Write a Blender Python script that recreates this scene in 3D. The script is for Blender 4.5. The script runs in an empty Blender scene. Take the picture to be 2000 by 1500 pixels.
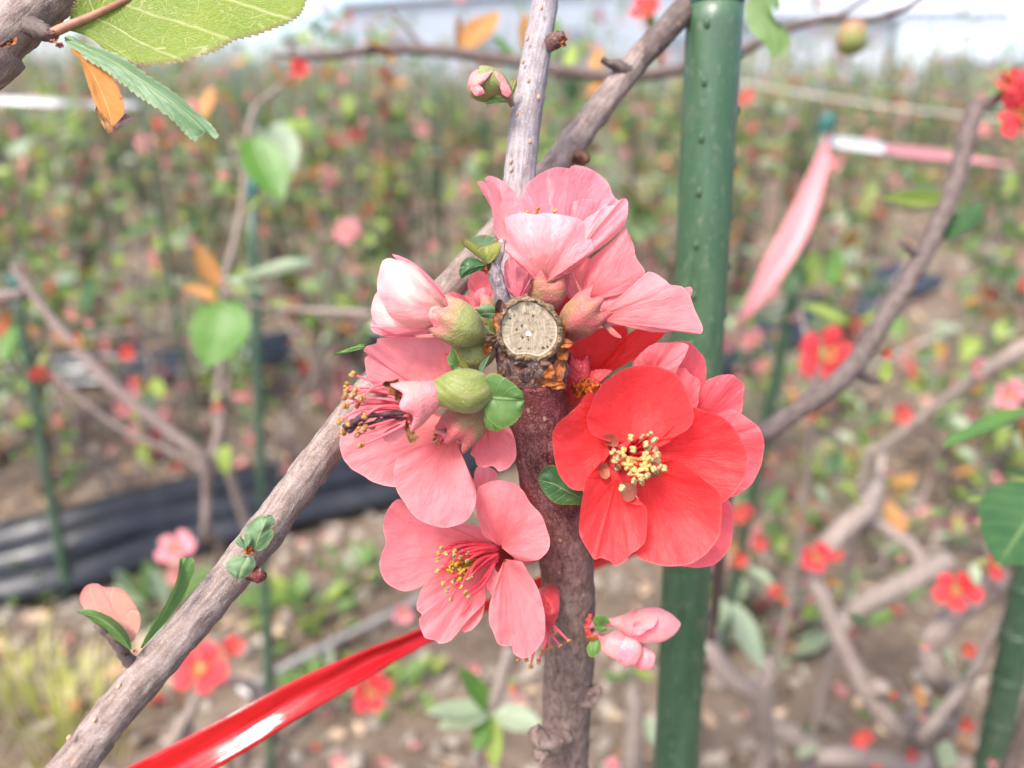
import bpy, math, random
from mathutils import Vector, noise, Matrix
R = math.radians
sc = bpy.context.scene
COL = sc.collection

# ------------------------------------------------------------------ camera, sky, sun, exposure
PITCH = R(22.0); CAMZ = 0.60; FPX = 1500.0
cam_d = bpy.data.cameras.new('camera'); cam = bpy.data.objects.new('camera', cam_d); COL.objects.link(cam)
cam.location = (0, 0, CAMZ); cam.rotation_euler = (math.pi/2-PITCH, 0, 0)
cam_d.sensor_width = 36; cam_d.lens = 36*FPX/2000; cam_d.clip_start = 0.01; cam_d.clip_end = 3000
cam_d.dof.use_dof = True; cam_d.dof.focus_distance = 0.163; cam_d.dof.aperture_fstop = 7.6
sc.camera = cam
SUN_EL, SUN_AZ = R(58), R(215)          # azimuth clockwise from +Y: behind the camera, a little left
world = bpy.data.worlds.new('World'); sc.world = world; world.use_nodes = True
wn = world.node_tree; wn.nodes.clear()
sky = wn.nodes.new('ShaderNodeTexSky'); sky.sky_type = 'NISHITA'; sky.sun_disc = False
sky.sun_elevation = SUN_EL; sky.sun_rotation = SUN_AZ; sky.air_density = 0.6; sky.dust_density = 2.5; sky.ozone_density = 0.4
bg = wn.nodes.new('ShaderNodeBackground'); bg.inputs[1].default_value = 0.15
wo = wn.nodes.new('ShaderNodeOutputWorld'); wn.links.new(sky.outputs[0], bg.inputs[0]); wn.links.new(bg.outputs[0], wo.inputs[0])
sun_d = bpy.data.lights.new('sun', 'SUN'); sun_d.energy = 1.5; sun_d.angle = R(14); sun_d.color = (1, .965, .9)
sun = bpy.data.objects.new('sun', sun_d); COL.objects.link(sun); sun.location = (-1, -1, 3)
sd = Vector((math.sin(SUN_AZ)*math.cos(SUN_EL), math.cos(SUN_AZ)*math.cos(SUN_EL), math.sin(SUN_EL)))
sun.rotation_euler = sd.to_track_quat('Z', 'Y').to_euler()
sc.view_settings.view_transform = 'Standard'; sc.view_settings.look = 'None'
sc.view_settings.gamma = 1; sc.view_settings.use_curve_mapping = False
sc.view_settings.exposure = 1.85
sc.render.engine = 'CYCLES'; sc.cycles.use_denoising = True; sc.cycles.max_bounces = 8
sc.cycles.transmission_bounces = 6; sc.cycles.sample_clamp_indirect = 6

# ------------------------------------------------------------------ geometry helpers
cP, sP = math.cos(PITCH), math.sin(PITCH)
FW = Vector((0, cP, -sP)); UP = Vector((0, sP, cP)); RT = Vector((1, 0, 0)); CAM = Vector((0, 0, CAMZ))
def P(x, y, D):                      # photo pixel + depth in mm along the view axis -> world
    return CAM + (D/1000.0)*(FW + RT*((x-1000)/FPX) - UP*((y-750)/FPX))
def G(x, y, z=0.0):                  # photo pixel -> point on the ground
    d = FW + RT*((x-1000)/FPX) - UP*((y-750)/FPX)
    return CAM + d*((z-CAMZ)/d.z)
def cr(pts, n, closed=False):        # Catmull-Rom through tuples, n samples
    m = len(pts); out = []
    seg = m if closed else m-1
    for i in range(n):
        f = i/(n if closed else n-1)*seg; k = min(int(f), seg-1); t = f-k
        g = (lambda j: pts[j % m]) if closed else (lambda j: pts[max(0, min(m-1, j))])
        a, b, c, d = g(k-1), g(k), g(k+1), g(k+2)
        out.append(tuple(.5*(2*q+(r-p)*t+(2*p-5*q+4*r-s)*t*t+(-p+3*q-3*r+s)*t**3) for p, q, r, s in zip(a, b, c, d)))
    return out
WO = {}
def empty(name, loc, label=None, cat=None, group=None):
    o = bpy.data.objects.new(name, None); COL.objects.link(o); o.empty_display_size = .02
    o.location = loc; WO[o.name] = Vector(loc); tag(o, label, cat, group); return o
def tag(o, label=None, cat=None, group=None, kind=None):
    if label: o['label'] = label
    if cat: o['category'] = cat
    if group: o['group'] = group
    if kind: o['kind'] = kind
    return o
def mesh(name, V, F, mats, uv=None, mi=None, smooth=True, org=None):
    me = bpy.data.meshes.new(name)
    if org is not None: V = [Vector(v)-org for v in V]
    me.from_pydata([tuple(v) for v in V], [], F)
    for m in (mats if isinstance(mats, (list, tuple)) else [mats]): me.materials.append(m)
    if uv:
        ul = me.uv_layers.new(name='UVMap')
        vi = [0]*len(me.loops); me.loops.foreach_get('vertex_index', vi)
        flat = []
        for k in vi: flat.extend(uv[k])
        ul.data.foreach_set('uv', flat)
    if mi: me.polygons.foreach_set('material_index', mi)
    if smooth: me.polygons.foreach_set('use_smooth', [True]*len(me.polygons))
    me.update(); return me
def mk(name, V, F, mats, parent=None, uv=None, mi=None, smooth=True, org=None, kind=None, label=None):
    org = Vector(V[0]) if org is None else Vector(org)
    o = bpy.data.objects.new(name, mesh(name, V, F, mats, uv, mi, smooth, org)); COL.objects.link(o)
    if parent is not None:
        o.parent = parent; o.location = org-WO[parent.name]
    else: o.location = org
    WO[o.name] = org
    if kind: o['kind'] = kind
    if label: o['label'] = label
    return o
def grid(nu, nv, wrap=False):        # faces of a (nu x nv) vertex grid, index = i*nv+j
    F = []
    for i in range(nu-1):
        for j in range(nv if wrap else nv-1):
            j2 = (j+1) % nv
            F.append((i*nv+j, (i+1)*nv+j, (i+1)*nv+j2, i*nv+j2))
    return F
def tube_data(pts, rad, n=40, sides=16, amp=0.0, nscale=.25, seed=0, ridges=0, ridge_amp=0, caps=True):
    """pts world vectors, rad metres; returns V,F,UV (uv in mm: around, along)"""
    q = cr([(p.x, p.y, p.z, r) for p, r in zip(pts, rad)], n)
    C = [Vector(a[:3]) for a in q]; r = [max(a[3], 1e-5) for a in q]
    V, UV = [], []; L = 0
    nrm = None
    for i in range(n):
        T = (C[min(i+1, n-1)]-C[max(i-1, 0)])
        T = T.normalized() if T.length > 1e-9 else Vector((0, 0, 1))
        if nrm is None:
            nrm = T.cross(Vector((.31, .87, .38))).normalized()
        nrm = (nrm-T*nrm.dot(T)).normalized(); B = T.cross(nrm)
        if i: L += (C[i]-C[i-1]).length
        for j in range(sides):
            a = 2*math.pi*j/sides
            dirv = nrm*math.cos(a)+B*math.sin(a)
            rr = r[i]
            if amp:
                p = C[i]*1000*nscale+dirv*rr*1000*nscale+Vector((seed*7.3, 0, 0))
                rr += amp*(noise.noise(p)+.5*noise.noise(p*2.3)+.35*noise.noise(p*5.1))
            if ridges: rr *= 1+ridge_amp*math.cos(a*ridges)
            V.append(C[i]+dirv*rr); UV.append((a*r[i]*1000, L*1000))
    F = grid(n, sides, True)
    if caps:
        for i, rev in ((0, True), (n-1, False)):
            k = len(V); V.append(C[i]); UV.append((0, UV[i*sides][1]))
            for j in range(sides):
                a, b = i*sides+j, i*sides+(j+1) % sides
                F.append((k, b, a) if not rev else (k, a, b))
    return V, F, UV
def tube(name, px, mat, parent, n=40, sides=16, amp=0.0, nscale=.25, seed=0, ridges=0, ridge_amp=0, mm=False, label=None, extra=None, org=None):
    """px = [(x,y,D,r_px)...]; extra = [(world, r_m)] appended"""
    pts = [P(a, b, D) for a, b, D, r in px]; rad = [(r if mm else r*D/FPX)/1000 for a, b, D, r in px]
    for w, r in (extra or []): pts.append(Vector(w)); rad.append(r)
    V, F, UV = tube_data(pts, rad, n, sides, amp, nscale, seed, ridges, ridge_amp)
    return mk(name, V, F, mat, parent, UV, label=label, org=org if org is not None else pts[0])
def petal(parent, base, out, D, mat, bulge=3.0, ruf=.6, ns=90, nt=30, name='petal', seed=None, jit=1.0, fold=0.0, label=None, tw=0.0, claw=None):
    """fan sheet: base=(x,y,dz) ; out=[(x,y,dz)..] dz in mm relative to D ; bulge in mm (+ away from the camera)"""
    if seed is None: seed = base[0]*.37+base[1]*.11+out[0][0]*.23
    o3 = [(p[0], p[1], p[2] if len(p) > 2 else 0.0) for p in out]
    E = cr(o3, ns); V, UV = [], []
    bz = base[2] if len(base) > 2 else 0.0
    for i, e in enumerate(E):
        s = i/(ns-1)
        jx = jit*(noise.noise(Vector((s*9, seed, 0)))*2.0+noise.noise(Vector((s*31, seed, 3)))*1.0)
        dx, dy = e[0]-base[0], e[1]-base[1]; L = math.hypot(dx, dy)+1e-6
        for j in range(nt):
            t = .03+.97*(j/(nt-1))**.9
            k = t*(1+jx/L*t*t)
            x, y = base[0]+dx*k, base[1]+dy*k
            z = bz+(e[2]-bz)*t+bulge*math.sin(math.pi*t)*(.35+.65*math.sin(math.pi*s))
            z += ruf*t*t*(noise.noise(Vector((s*5.5, seed*1.7, t*1.2)))*1.6+noise.noise(Vector((s*14, seed*2.1, t*2)))*.7)
            rk = min(1, ruf)
            z += rk*(.34*noise.noise(Vector((x*.035, y*.035, seed)))+.14*noise.noise(Vector((x*.09, y*.09, seed)))+.22*t*noise.noise(Vector((s*26, t*2.2, seed)))+.05*noise.noise(Vector((x*.28, y*.28, seed))))
            z += fold*abs(s-.5)*t + tw*(s-.5)*t
            V.append(P(x, y, D+z)); UV.append((s, t))
    return mk(name, V, grid(ns, nt), mat, parent, UV, org=P(base[0], base[1], D+bz), label=label)
def leaf(parent, mid, a, b, D, mat, nu=44, nv=6, teeth=26, ta=2.0, sag=.0, ruf=.35, name='leaf', label=None):
    """blade between two traced edges a,b (pixel lists with dz) with a midrib; real serrated rim"""
    f = lambda q: [(p[0], p[1], p[2] if len(p) > 2 else 0.0) for p in q]
    Mi, A, B = cr(f(mid), nu), cr(f(a), nu), cr(f(b), nu); V, UV = [], []
    for i in range(nu):
        u = i/(nu-1)
        for j in range(-nv, nv+1):
            v = j/nv; e = A[i] if v < 0 else B[i]; w = abs(v)
            sx, sy, sz = (Mi[i][k]+(e[k]-Mi[i][k])*w for k in range(3))
            if w == 1 and ta:
                dx, dy = e[0]-Mi[i][0], e[1]-Mi[i][1]; L = math.hypot(dx, dy)+1e-6
                s = ((u*teeth) % 1.0)*ta*min(1, L/8)
                sx += dx/L*s; sy += dy/L*s
            sz += sag*math.sin(math.pi*w)*.5+ruf*noise.noise(Vector((u*4, v*2, mid[0][0]*.1)))*1.4
            sz += .12*abs(math.sin((u-.3*w)*math.pi*8))*w*(1-w)*4*min(1, ruf*3)
            V.append(P(sx, sy, D+sz)); UV.append((u, v))
    return mk(name, V, grid(nu, 2*nv+1), mat, parent, UV, label=label)
def blob_data(c, ax, r1, r2, seg=8, rings=6):
    """ellipsoid: centre, axis (Vector), half length r1, radius r2"""
    ax = ax.normalized(); n = ax.orthogonal().normalized(); b = ax.cross(n); V = []; F = []
    for i in range(rings+1):
        th = math.pi*i/rings
        for j in range(seg):
            a = 2*math.pi*j/seg
            V.append(c+ax*(r1*math.cos(th))+(n*math.cos(a)+b*math.sin(a))*(r2*max(math.sin(th), .02)))
    return V, grid(rings+1, seg, True)
def join(parts):                     # [(V,F,matindex)] -> V,F,mi
    V, F, MI = [], [], []
    for v, f, m in parts:
        k = len(V); V += list(v); F += [tuple(i+k for i in q) for q in f]; MI += [m]*len(f)
    return V, F, MI

# ------------------------------------------------------------------ material helpers
class NT:
    def __init__(s, name):
        s.m = bpy.data.materials.new(name); s.m.use_nodes = True; s.t = s.m.node_tree; s.t.nodes.clear()
        s.out = s.n('ShaderNodeOutputMaterial')
    def n(s, t, **k):
        o = s.t.nodes.new(t)
        for a, b in k.items(): setattr(o, a, b)
        return o
    def l(s, a, b): s.t.links.new(a, b)
    def val(s, sock, v):
        if hasattr(v, 'is_output') or isinstance(v, bpy.types.NodeSocket): s.l(v, sock)
        else: sock.default_value = v
    def math(s, op, a, b=0.0, c=0.0, clamp=False):
        o = s.n('ShaderNodeMath', operation=op, use_clamp=clamp)
        for i, v in enumerate((a, b, c)): s.val(o.inputs[i], v)
        return o.outputs[0]
    def mix(s, f, a, b, mode='MIX'):
        o = s.n('ShaderNodeMix', data_type='RGBA', blend_type=mode)
        s.val(o.inputs[0], f)
        for i, v in ((6, a), (7, b)): s.val(o.inputs[i], v if not isinstance(v, tuple) else (v+(1,))[:4])
        return o.outputs[2]
    def ramp(s, f, stops, interp='LINEAR'):
        o = s.n('ShaderNodeValToRGB'); o.color_ramp.interpolation = interp; e = o.color_ramp.elements
        while len(e) < len(stops): e.new(.5)
        for q, (p, c) in zip(e, stops):
            q.position = p; q.color = (c, c, c, 1) if not isinstance(c, tuple) else (c+(1,))[:4]
        s.val(o.inputs[0], f); return o.outputs[0]
    def uv(s):
        u = s.n('ShaderNodeUVMap'); u.uv_map = 'UVMap'; return u.outputs[0]
    def obj(s): return s.n('ShaderNodeTexCoord').outputs['Object']
    def sep(s, v):
        o = s.n('ShaderNodeSeparateXYZ'); s.l(v, o.inputs[0]); return o.outputs
    def comb(s, x, y, z=0.0):
        o = s.n('ShaderNodeCombineXYZ')
        for i, v in enumerate((x, y, z)): s.val(o.inputs[i], v)
        return o.outputs[0]
    def scale(s, v, k):
        o = s.n('ShaderNodeVectorMath', operation='MULTIPLY'); s.l(v, o.inputs[0]); o.inputs[1].default_value = k; return o.outputs[0]
    def noise(s, v, sc=1.0, det=4, rough=.55, dist=0.0):
        o = s.n('ShaderNodeTexNoise'); s.l(v, o.inputs['Vector'])
        o.inputs['Scale'].default_value = sc; o.inputs['Detail'].default_value = det; o.inputs['Roughness'].default_value = rough; o.inputs['Distortion'].default_value = dist
        return o.outputs[0]
    def voro(s, v, sc=1.0, feat='F1'):
        o = s.n('ShaderNodeTexVoronoi', feature=feat); s.l(v, o.inputs['Vector']); o.inputs['Scale'].default_value = sc
        return o.outputs[0]
    def rand(s): return s.n('ShaderNodeObjectInfo').outputs['Random']
    def bump(s, h, st=.3, d=.001):
        o = s.n('ShaderNodeBump'); o.inputs['Strength'].default_value = st; o.inputs['Distance'].default_value = d; s.l(h, o.inputs['Height']); return o.outputs[0]
    def princ(s, col, rough=.6, spec=.3, nrm=None, **k):
        o = s.n('ShaderNodeBsdfPrincipled'); s.val(o.inputs['Base Color'], col if not isinstance(col, tuple) else (col+(1,))[:4])
        s.val(o.inputs['Roughness'], rough); o.inputs['Specular IOR Level'].default_value = spec
        for a, b in k.items(): s.val(o.inputs[a.replace('_', ' ')], b)
        if nrm is not None: s.l(nrm, o.inputs['Normal'])
        return o.outputs[0]
    def trans(s, col, nrm=None):
        o = s.n('ShaderNodeBsdfTranslucent'); s.val(o.inputs[0], col)
        if nrm is not None: s.l(nrm, o.inputs['Normal'])
        return o.outputs[0]
    def mixs(s, f, a, b):
        o = s.n('ShaderNodeMixShader'); s.val(o.inputs[0], f); s.l(a, o.inputs[1]); s.l(b, o.inputs[2]); return o.outputs[0]
    def done(s, sh): s.l(sh, s.out.inputs[0]); return s.m

def mat_petal(name, base, mid, tip, dark, vein=.5, streak=0.0, cream=None, tr=.40, blotch=.2):
    q = NT(name); uv = q.uv(); s, t, _ = q.sep(uv); rnd = q.math('MULTIPLY', q.rand(), 40)
    ob = q.obj()
    wob = q.noise(q.comb(q.math('MULTIPLY', s, 5), q.math('MULTIPLY', t, 4), rnd), 1, 3)
    s2 = q.math('ADD', s, q.math('MULTIPLY', q.math('SUBTRACT', wob, .5), .10))
    v1 = q.noise(q.comb(q.math('MULTIPLY', s2, 42), q.math('MULTIPLY', t, 3.2), rnd), 1, 3, .6)
    v2 = q.noise(q.comb(q.math('MULTIPLY', s2, 120), q.math('MULTIPLY', t, 8), rnd), 1, 2, .6)
    vv = q.math('ADD', q.math('MULTIPLY', v1, .6), q.math('MULTIPLY', v2, .4))
    col = q.ramp(t, [(.06, base), (.42, mid), (1, tip)])
    bl = q.noise(ob, 95, 3, .5)
    col = q.mix(q.math('MULTIPLY', q.ramp(bl, [(.38, 0), (.68, 1)]), blotch), col, dark)
    col = q.mix(q.math('MULTIPLY', q.ramp(vv, [(.50, 0), (.66, 1)]), vein), col, dark)
    if streak:
        st = q.noise(q.comb(q.math('MULTIPLY', s2, 11), q.math('MULTIPLY', t, .9), q.math('ADD', rnd, 7)), 1, 3, .65)
        col = q.mix(q.math('MULTIPLY', q.ramp(st, [(.55, 0), (.66, 1)]), streak), col, (.86, .62, .60))
    if cream:
        cm = q.noise(q.comb(q.math('MULTIPLY', s2, 2.6), q.math('MULTIPLY', t, 1.0), q.math('ADD', rnd, 3)), 1, 3, .5)
        col = q.mix(q.ramp(cm, [(.50, 0), (.70, .9)]), col, cream)
    col = q.mix(q.ramp(t, [(.975, 0), (1, .3)]), col, tuple(min(.9, c*1.05+.15) for c in tip))
    fine = q.noise(ob, 1500, 2, .6)
    mid_n = q.noise(ob, 420, 3, .6)
    nr = q.bump(q.math('ADD', q.math('ADD', q.math('MULTIPLY', vv, 1.0), q.math('MULTIPLY', mid_n, .6)), q.math('MULTIPLY', fine, .22)), .55, .0007)
    br = q.math('MULTIPLY', q.ramp(t, [(.93, 0), (.985, 1)]), q.ramp(q.noise(q.comb(q.math('MULTIPLY', s, 6), 0.0, q.math('ADD', rnd, 11)), 1, 4, .7), [(.62, 0), (.70, .75)]))
    col = q.mix(br, col, (.55, .33, .16))
    pr = q.princ(col, .52, .32, nr, Sheen_Weight=.08)
    return q.done(q.mixs(tr, pr, q.trans(col, nr)))
def mat_bark(name, c1, c2, c3, sx=.9, sy=.2, bump=.6, rough=.85, speck=.5, red=None, low=None):
    q = NT(name); uv = q.uv(); ob = q.obj()
    a = q.noise(q.scale(uv, (sx, sy, 1)), 1, 6, .65, .4)
    b = q.noise(ob, 320, 5, .6)
    f = q.noise(ob, 2600, 3, .6)
    g = q.noise(ob, 60, 3, .5)
    col = q.ramp(q.math('ADD', q.math('MULTIPLY', a, .65), q.math('MULTIPLY', b, .35)), [(.36, c1), (.5, c2), (.64, c3)])
    if low:              # older bark further down the stem
        lowc = q.ramp(q.math('ADD', q.math('MULTIPLY', a, .65), q.math('MULTIPLY', b, .35)), [(.36, low[0]), (.5, low[1]), (.64, low[2])])
        lv = q.math('ADD', q.sep(uv)[1], q.math('MULTIPLY', q.math('SUBTRACT', q.noise(ob, 130, 3, .6), .5), 34))
        lf_ = q.ramp(q.math('DIVIDE', lv, 100), [(.28, 0), (.62, 1)])
    pt = q.noise(q.scale(uv, (.10, .035, 1)), 1, 4, .6)
    col = q.mix(q.ramp(pt, [(.50, 0), (.62, .3)]), col, tuple(x*.9 for x in c1))
    col = q.mix(q.ramp(pt, [(.30, .5), (.42, 0)]), col, tuple(min(.7, x*1.12) for x in c3))
    if red: col = q.mix(q.ramp(g, [(.42, 0), (.6, .8)]), col, red)
    if low: col = q.mix(lf_, col, lowc)
    col = q.mix(q.math('MULTIPLY', q.ramp(f, [(.56, 0), (.66, 1)]), speck), col, tuple(min(.8, x*1.4+.07) for x in c3))
    ln = q.voro(q.scale(uv, (.30, .16, 1)), 1)
    col = q.mix(q.ramp(ln, [(.07, .85), (.13, 0)]), col, (.36, .23, .15))
    h = q.math('ADD', q.math('MULTIPLY', a, .8), q.math('ADD', q.math('MULTIPLY', f, .35), q.math('MULTIPLY', b, .5)))
    return q.done(q.princ(col, rough, .25, q.bump(h, bump, .0009)))
def mat_leaf(name, col, col2, vein, tr=.4, nv=7, ret=0.0, spot=None, edge=None, rough=.42, vs=.5):
    q = NT(name); u, v, _ = q.sep(q.uv()); av = q.math('ABSOLUTE', v); ob = q.obj()
    w = q.noise(ob, 130, 2, .5)
    ph = q.math('MULTIPLY', q.math('ADD', q.math('SUBTRACT', u, q.math('MULTIPLY', av, .26)), q.math('MULTIPLY', w, .05)), nv)
    fr = q.math('ABSOLUTE', q.math('SUBTRACT', q.math('FRACT', ph), .5))
    sv = q.ramp(fr, [(.42, 0), (.5, 1)])
    mr = q.ramp(av, [(.02, 1), (.07, 0)])
    n1 = q.noise(ob, 70, 4, .55)
    c = q.mix(q.ramp(n1, [(.35, 0), (.65, 1)]), col, col2)
    vm = q.math('MAXIMUM', mr, q.math('MULTIPLY', sv, vs))
    if ret:
        de = q.voro(q.comb(q.math('ADD', q.math('MULTIPLY', u, 20), q.math('MULTIPLY', w, 1.6)), q.math('MULTIPLY', v, 11), 0), 1, 'DISTANCE_TO_EDGE')
        vm = q.math('MAXIMUM', vm, q.math('MULTIPLY', q.ramp(de, [(.0, 1), (.06, 0)]), ret))
        de2 = q.voro(q.comb(q.math('MULTIPLY', u, 46), q.math('MULTIPLY', v, 26), 0), 1, 'DISTANCE_TO_EDGE')
        vm = q.math('MAXIMUM', vm, q.math('MULTIPLY', q.ramp(de2, [(.02, 1), (.12, 0)]), ret*.28))
    c = q.mix(vm, c, vein)
    if spot:
        sp = q.noise(ob, 260, 3, .6)
        c = q.mix(q.ramp(sp, [(.62, 0), (.67, .9)]), c, spot)
    if edge: c = q.mix(q.ramp(av, [(.93, 0), (1, .8)]), c, edge)
    nr = q.bump(q.math('ADD', q.math('MULTIPLY', vm, -.8), q.math('MULTIPLY', q.noise(ob, 900, 2), .5)), .45, .0006)
    return q.done(q.mixs(tr, q.princ(c, rough, .4, nr), q.trans(c, nr)))
def mat_skin(name, c1, c2, c3, sc1=140, rough=.5, fuzz=.2, stripes=0.0):
    q = NT(name); ob = q.obj(); uv = q.uv()
    a = q.noise(ob, sc1, 4, .55)
    if stripes: a = q.math('ADD', q.math('MULTIPLY', a, 1-stripes), q.math('MULTIPLY', q.noise(q.scale(uv, (.75, .07, 1)), 1, 4, .6), stripes))
    col = q.ramp(a, [(.33, c1), (.5, c2), (.66, c3)])
    f = q.noise(ob, 2200, 2, .6)
    col = q.mix(q.ramp(f, [(.62, 0), (.72, .35)]), col, (.6, .55, .45))
    return q.done(q.princ(col, rough, .3, q.bump(q.math('ADD', f, q.math('MULTIPLY', a, .6)), .25, .0005), Sheen_Weight=fuzz, Subsurface_Weight=.12, Subsurface_Radius=(.003, .001, .0007), Subsurface_Scale=.3))
def mat_cal(name, stem, body, body2, rim, rough=.5):
    q = NT(name); u, t, _ = q.sep(q.uv()); ob = q.obj()
    a = q.noise(ob, 150, 4, .6); b = q.noise(ob, 420, 4, .6); f = q.noise(ob, 2200, 2, .6)
    g = q.math('ADD', t, q.math('MULTIPLY', q.math('SUBTRACT', a, .5), .45))
    col = q.mix(q.ramp(q.math('ADD', q.math('MULTIPLY', a, .6), q.math('MULTIPLY', b, .4)), [(.42, 0), (.58, 1)]), body, body2)
    col = q.mix(q.ramp(g, [(.12, 1), (.38, 0)]), col, stem)
    col = q.mix(q.ramp(g, [(.72, 0), (1.0, 1)]), col, rim)
    col = q.mix(q.ramp(f, [(.6, 0), (.74, .3)]), col, (.6, .5, .42))
    return q.done(q.princ(col, rough, .35, q.bump(q.math('ADD', f, q.math('ADD', b, a)), .45, .0006), Sheen_Weight=.1, Subsurface_Weight=.1, Subsurface_Radius=(.003, .001, .0007), Subsurface_Scale=.3))
def mat_plain(name, c, rough=.6, spec=.3, var=.25, sc1=200, tr=0.0, c2=None):
    q = NT(name); a = q.noise(q.obj(), sc1, 4, .6)
    col = q.mix(q.ramp(a, [(.35, 0), (.65, 1)]), tuple(x*(1-var) for x in c), c2 or tuple(min(.9, x*(1+var)) for x in c))
    pr = q.princ(col, rough, spec, q.bump(a, .2, .0006))
    return q.done(q.mixs(tr, pr, q.trans(col)) if tr else pr)
# ------------------------------------------------------------------ materials
RED = mat_petal('petal_red', (0.700, 0.038, 0.035), (0.860, 0.047, 0.047), (0.880, 0.064, 0.066), (0.740, 0.022, 0.025), .35, tr=.40)
RED2 = mat_petal('petal_red_back', (0.800, 0.060, 0.070), (0.860, 0.102, 0.119), (0.880, 0.153, 0.176), (0.760, 0.043, 0.053), .3, tr=.45)
DEEP = mat_petal('petal_deep_red', (.76, .035, .03), (.84, .04, .035), (.86, .055, .05), (.68, .018, .018), .3, tr=.5)
PINK = mat_petal('petal_pink', (0.840, 0.211, 0.189), (0.890, 0.251, 0.257), (0.900, 0.308, 0.320), (0.840, 0.167, 0.180), .35, tr=.45)
PINK2 = mat_petal('petal_salmon', (0.840, 0.158, 0.158), (0.890, 0.198, 0.211), (0.900, 0.264, 0.279), (0.840, 0.128, 0.144), .3, tr=.45)
PALE = mat_petal('petal_pale_pink', (0.850, 0.317, 0.270), (0.880, 0.317, 0.324), (0.880, 0.326, 0.351), (0.840, 0.211, 0.234), .3, streak=.3)
ROSE = mat_petal('petal_rose', (0.790, 0.194, 0.198), (0.830, 0.185, 0.216), (0.840, 0.229, 0.270), (0.760, 0.110, 0.140), .4, streak=.35)
CREAM = mat_petal('petal_cream', (.80, .62, .34), (.84, .27, .27), (.85, .25, .28), (.80, .16, .20), .3, cream=(.82, .60, .50))
WITHER = mat_petal('petal_withered', (.6, .1, .12), (.74, .2, .25), (.8, .34, .38), (.5, .06, .07), .6)
BARK_T = mat_bark('bark_trunk', (0.045, 0.012, 0.013), (0.120, 0.039, 0.038), (0.219, 0.109, 0.105), .9, .35, .8, .85, .5, red=(0.130, 0.024, 0.025), low=((0.085, 0.051, 0.038), (0.170, 0.117, 0.095), (0.255, 0.195, 0.167)))
BARK_L = mat_bark('bark_lower_trunk', (0.085, 0.051, 0.038), (0.170, 0.117, 0.095), (0.255, 0.195, 0.167), .5, .25, .7, .9, .25)
BARK_C = mat_bark('bark_cane', (0.115, 0.079, 0.065), (0.220, 0.162, 0.136), (0.325, 0.262, 0.234), .9, .16, .7, .8, .4)
BARK_G = mat_bark('bark_grey_cane', (0.173, 0.135, 0.132), (0.276, 0.234, 0.234), (0.380, 0.345, 0.345), 1.3, .12, .6, .75, .4)
BARK_D = mat_bark('bark_dark_cane', (0.058, 0.041, 0.034), (0.115, 0.082, 0.071), (0.180, 0.143, 0.129), .8, .16, .5, .7, .2)
BARK_B = mat_bark('bark_far_cane', (0.158, 0.118, 0.094), (0.263, 0.206, 0.169), (0.379, 0.314, 0.271), .5, .1, .3, .9, .1)
def cut_wood():
    q = NT('cut_wood'); x, y, _ = q.sep(q.uv()); ob = q.obj(); uv = q.uv()
    rr = q.math('SQRT', q.math('ADD', q.math('MULTIPLY', x, x), q.math('MULTIPLY', y, y)))
    an = q.math('ARCTAN2', y, x)
    ray = q.noise(q.comb(q.math('MULTIPLY', an, 16), q.math('MULTIPLY', rr, 1.6), 0), 1, 3, .6)
    ring = q.noise(q.comb(q.math('MULTIPLY', rr, 10), q.math('MULTIPLY', an, .35), 4), 1, 2)
    saw = q.noise(q.scale(uv, (15, 2.0, 1)), 1, 3, .6, .3)
    c = q.ramp(q.math('ADD', q.math('MULTIPLY', ray, .5), q.math('ADD', q.math('MULTIPLY', ring, .25), q.math('MULTIPLY', saw, .3))), [(.38, (.17, .125, .08)), (.52, (.31, .25, .175)), (.68, (.43, .37, .285))])
    c = q.mix(q.ramp(q.math('ABSOLUTE', q.math('SUBTRACT', saw, .5)), [(0, .6), (.022, 0)]), c, (.13, .085, .05))
    vo = q.voro(q.comb(q.math('ADD', q.math('MULTIPLY', x, 4.6), q.math('MULTIPLY', ray, .9)), q.math('MULTIPLY', y, 4.0), .3), 1)
    gate = q.noise(q.scale(uv, (2.1, 2.1, 1)), 1, 2)
    sp = q.math('MULTIPLY', q.ramp(q.math('ADD', vo, q.math('MULTIPLY', q.noise(q.scale(uv, (22, 22, 1)), 1, 2), .18)), [(.22, 1), (.40, 0)]), q.ramp(gate, [(.38, 0), (.50, 1)]))
    c = q.mix(q.math('MULTIPLY', sp, .9), c, (.025, .02, .018))
    wx = q.math('SUBTRACT', x, -.02); wy = q.math('ADD', y, .13)
    wd = q.math('SQRT', q.math('ADD', q.math('MULTIPLY', wx, wx), q.math('MULTIPLY', wy, wy)))
    c = q.mix(q.ramp(q.math('ADD', wd, q.math('MULTIPLY', q.math('SUBTRACT', ray, .5), .12)), [(.06, 1), (.12, 0)]), c, (.72, .68, .60))
    c = q.mix(q.ramp(rr, [(.90, 0), (.99, .8)]), c, (.50, .42, .30))
    return q.done(q.princ(c, .8, .2, q.bump(q.math('ADD', saw, ray), .35, .0006)))
CUT = cut_wood()
RIND = mat_bark('bark_rim', (.07, .04, .02), (.22, .14, .075), (.40, .31, .21), 1.6, .8, 1.0, .9, .3)
STUB = mat_bark('bark_stub', (.03, .017, .013), (.15, .088, .078), (.30, .23, .215), .55, .30, 1.0, .9, .4, red=(.12, .05, .04))
FLAKE = mat_plain('bark_scale', (.26, .075, .016), .6, .35, .6, 500, .12)
FLAKE2 = mat_plain('bark_scale_dark', (.10, .045, .03), .8, .3, .6, 500)
GREEN = mat_leaf('leaf_green', (0.082, 0.176, 0.045), (0.123, 0.227, 0.057), (0.205, 0.302, 0.098), .3, 6, edge=(0.262, 0.319, 0.049), rough=.5)
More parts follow.
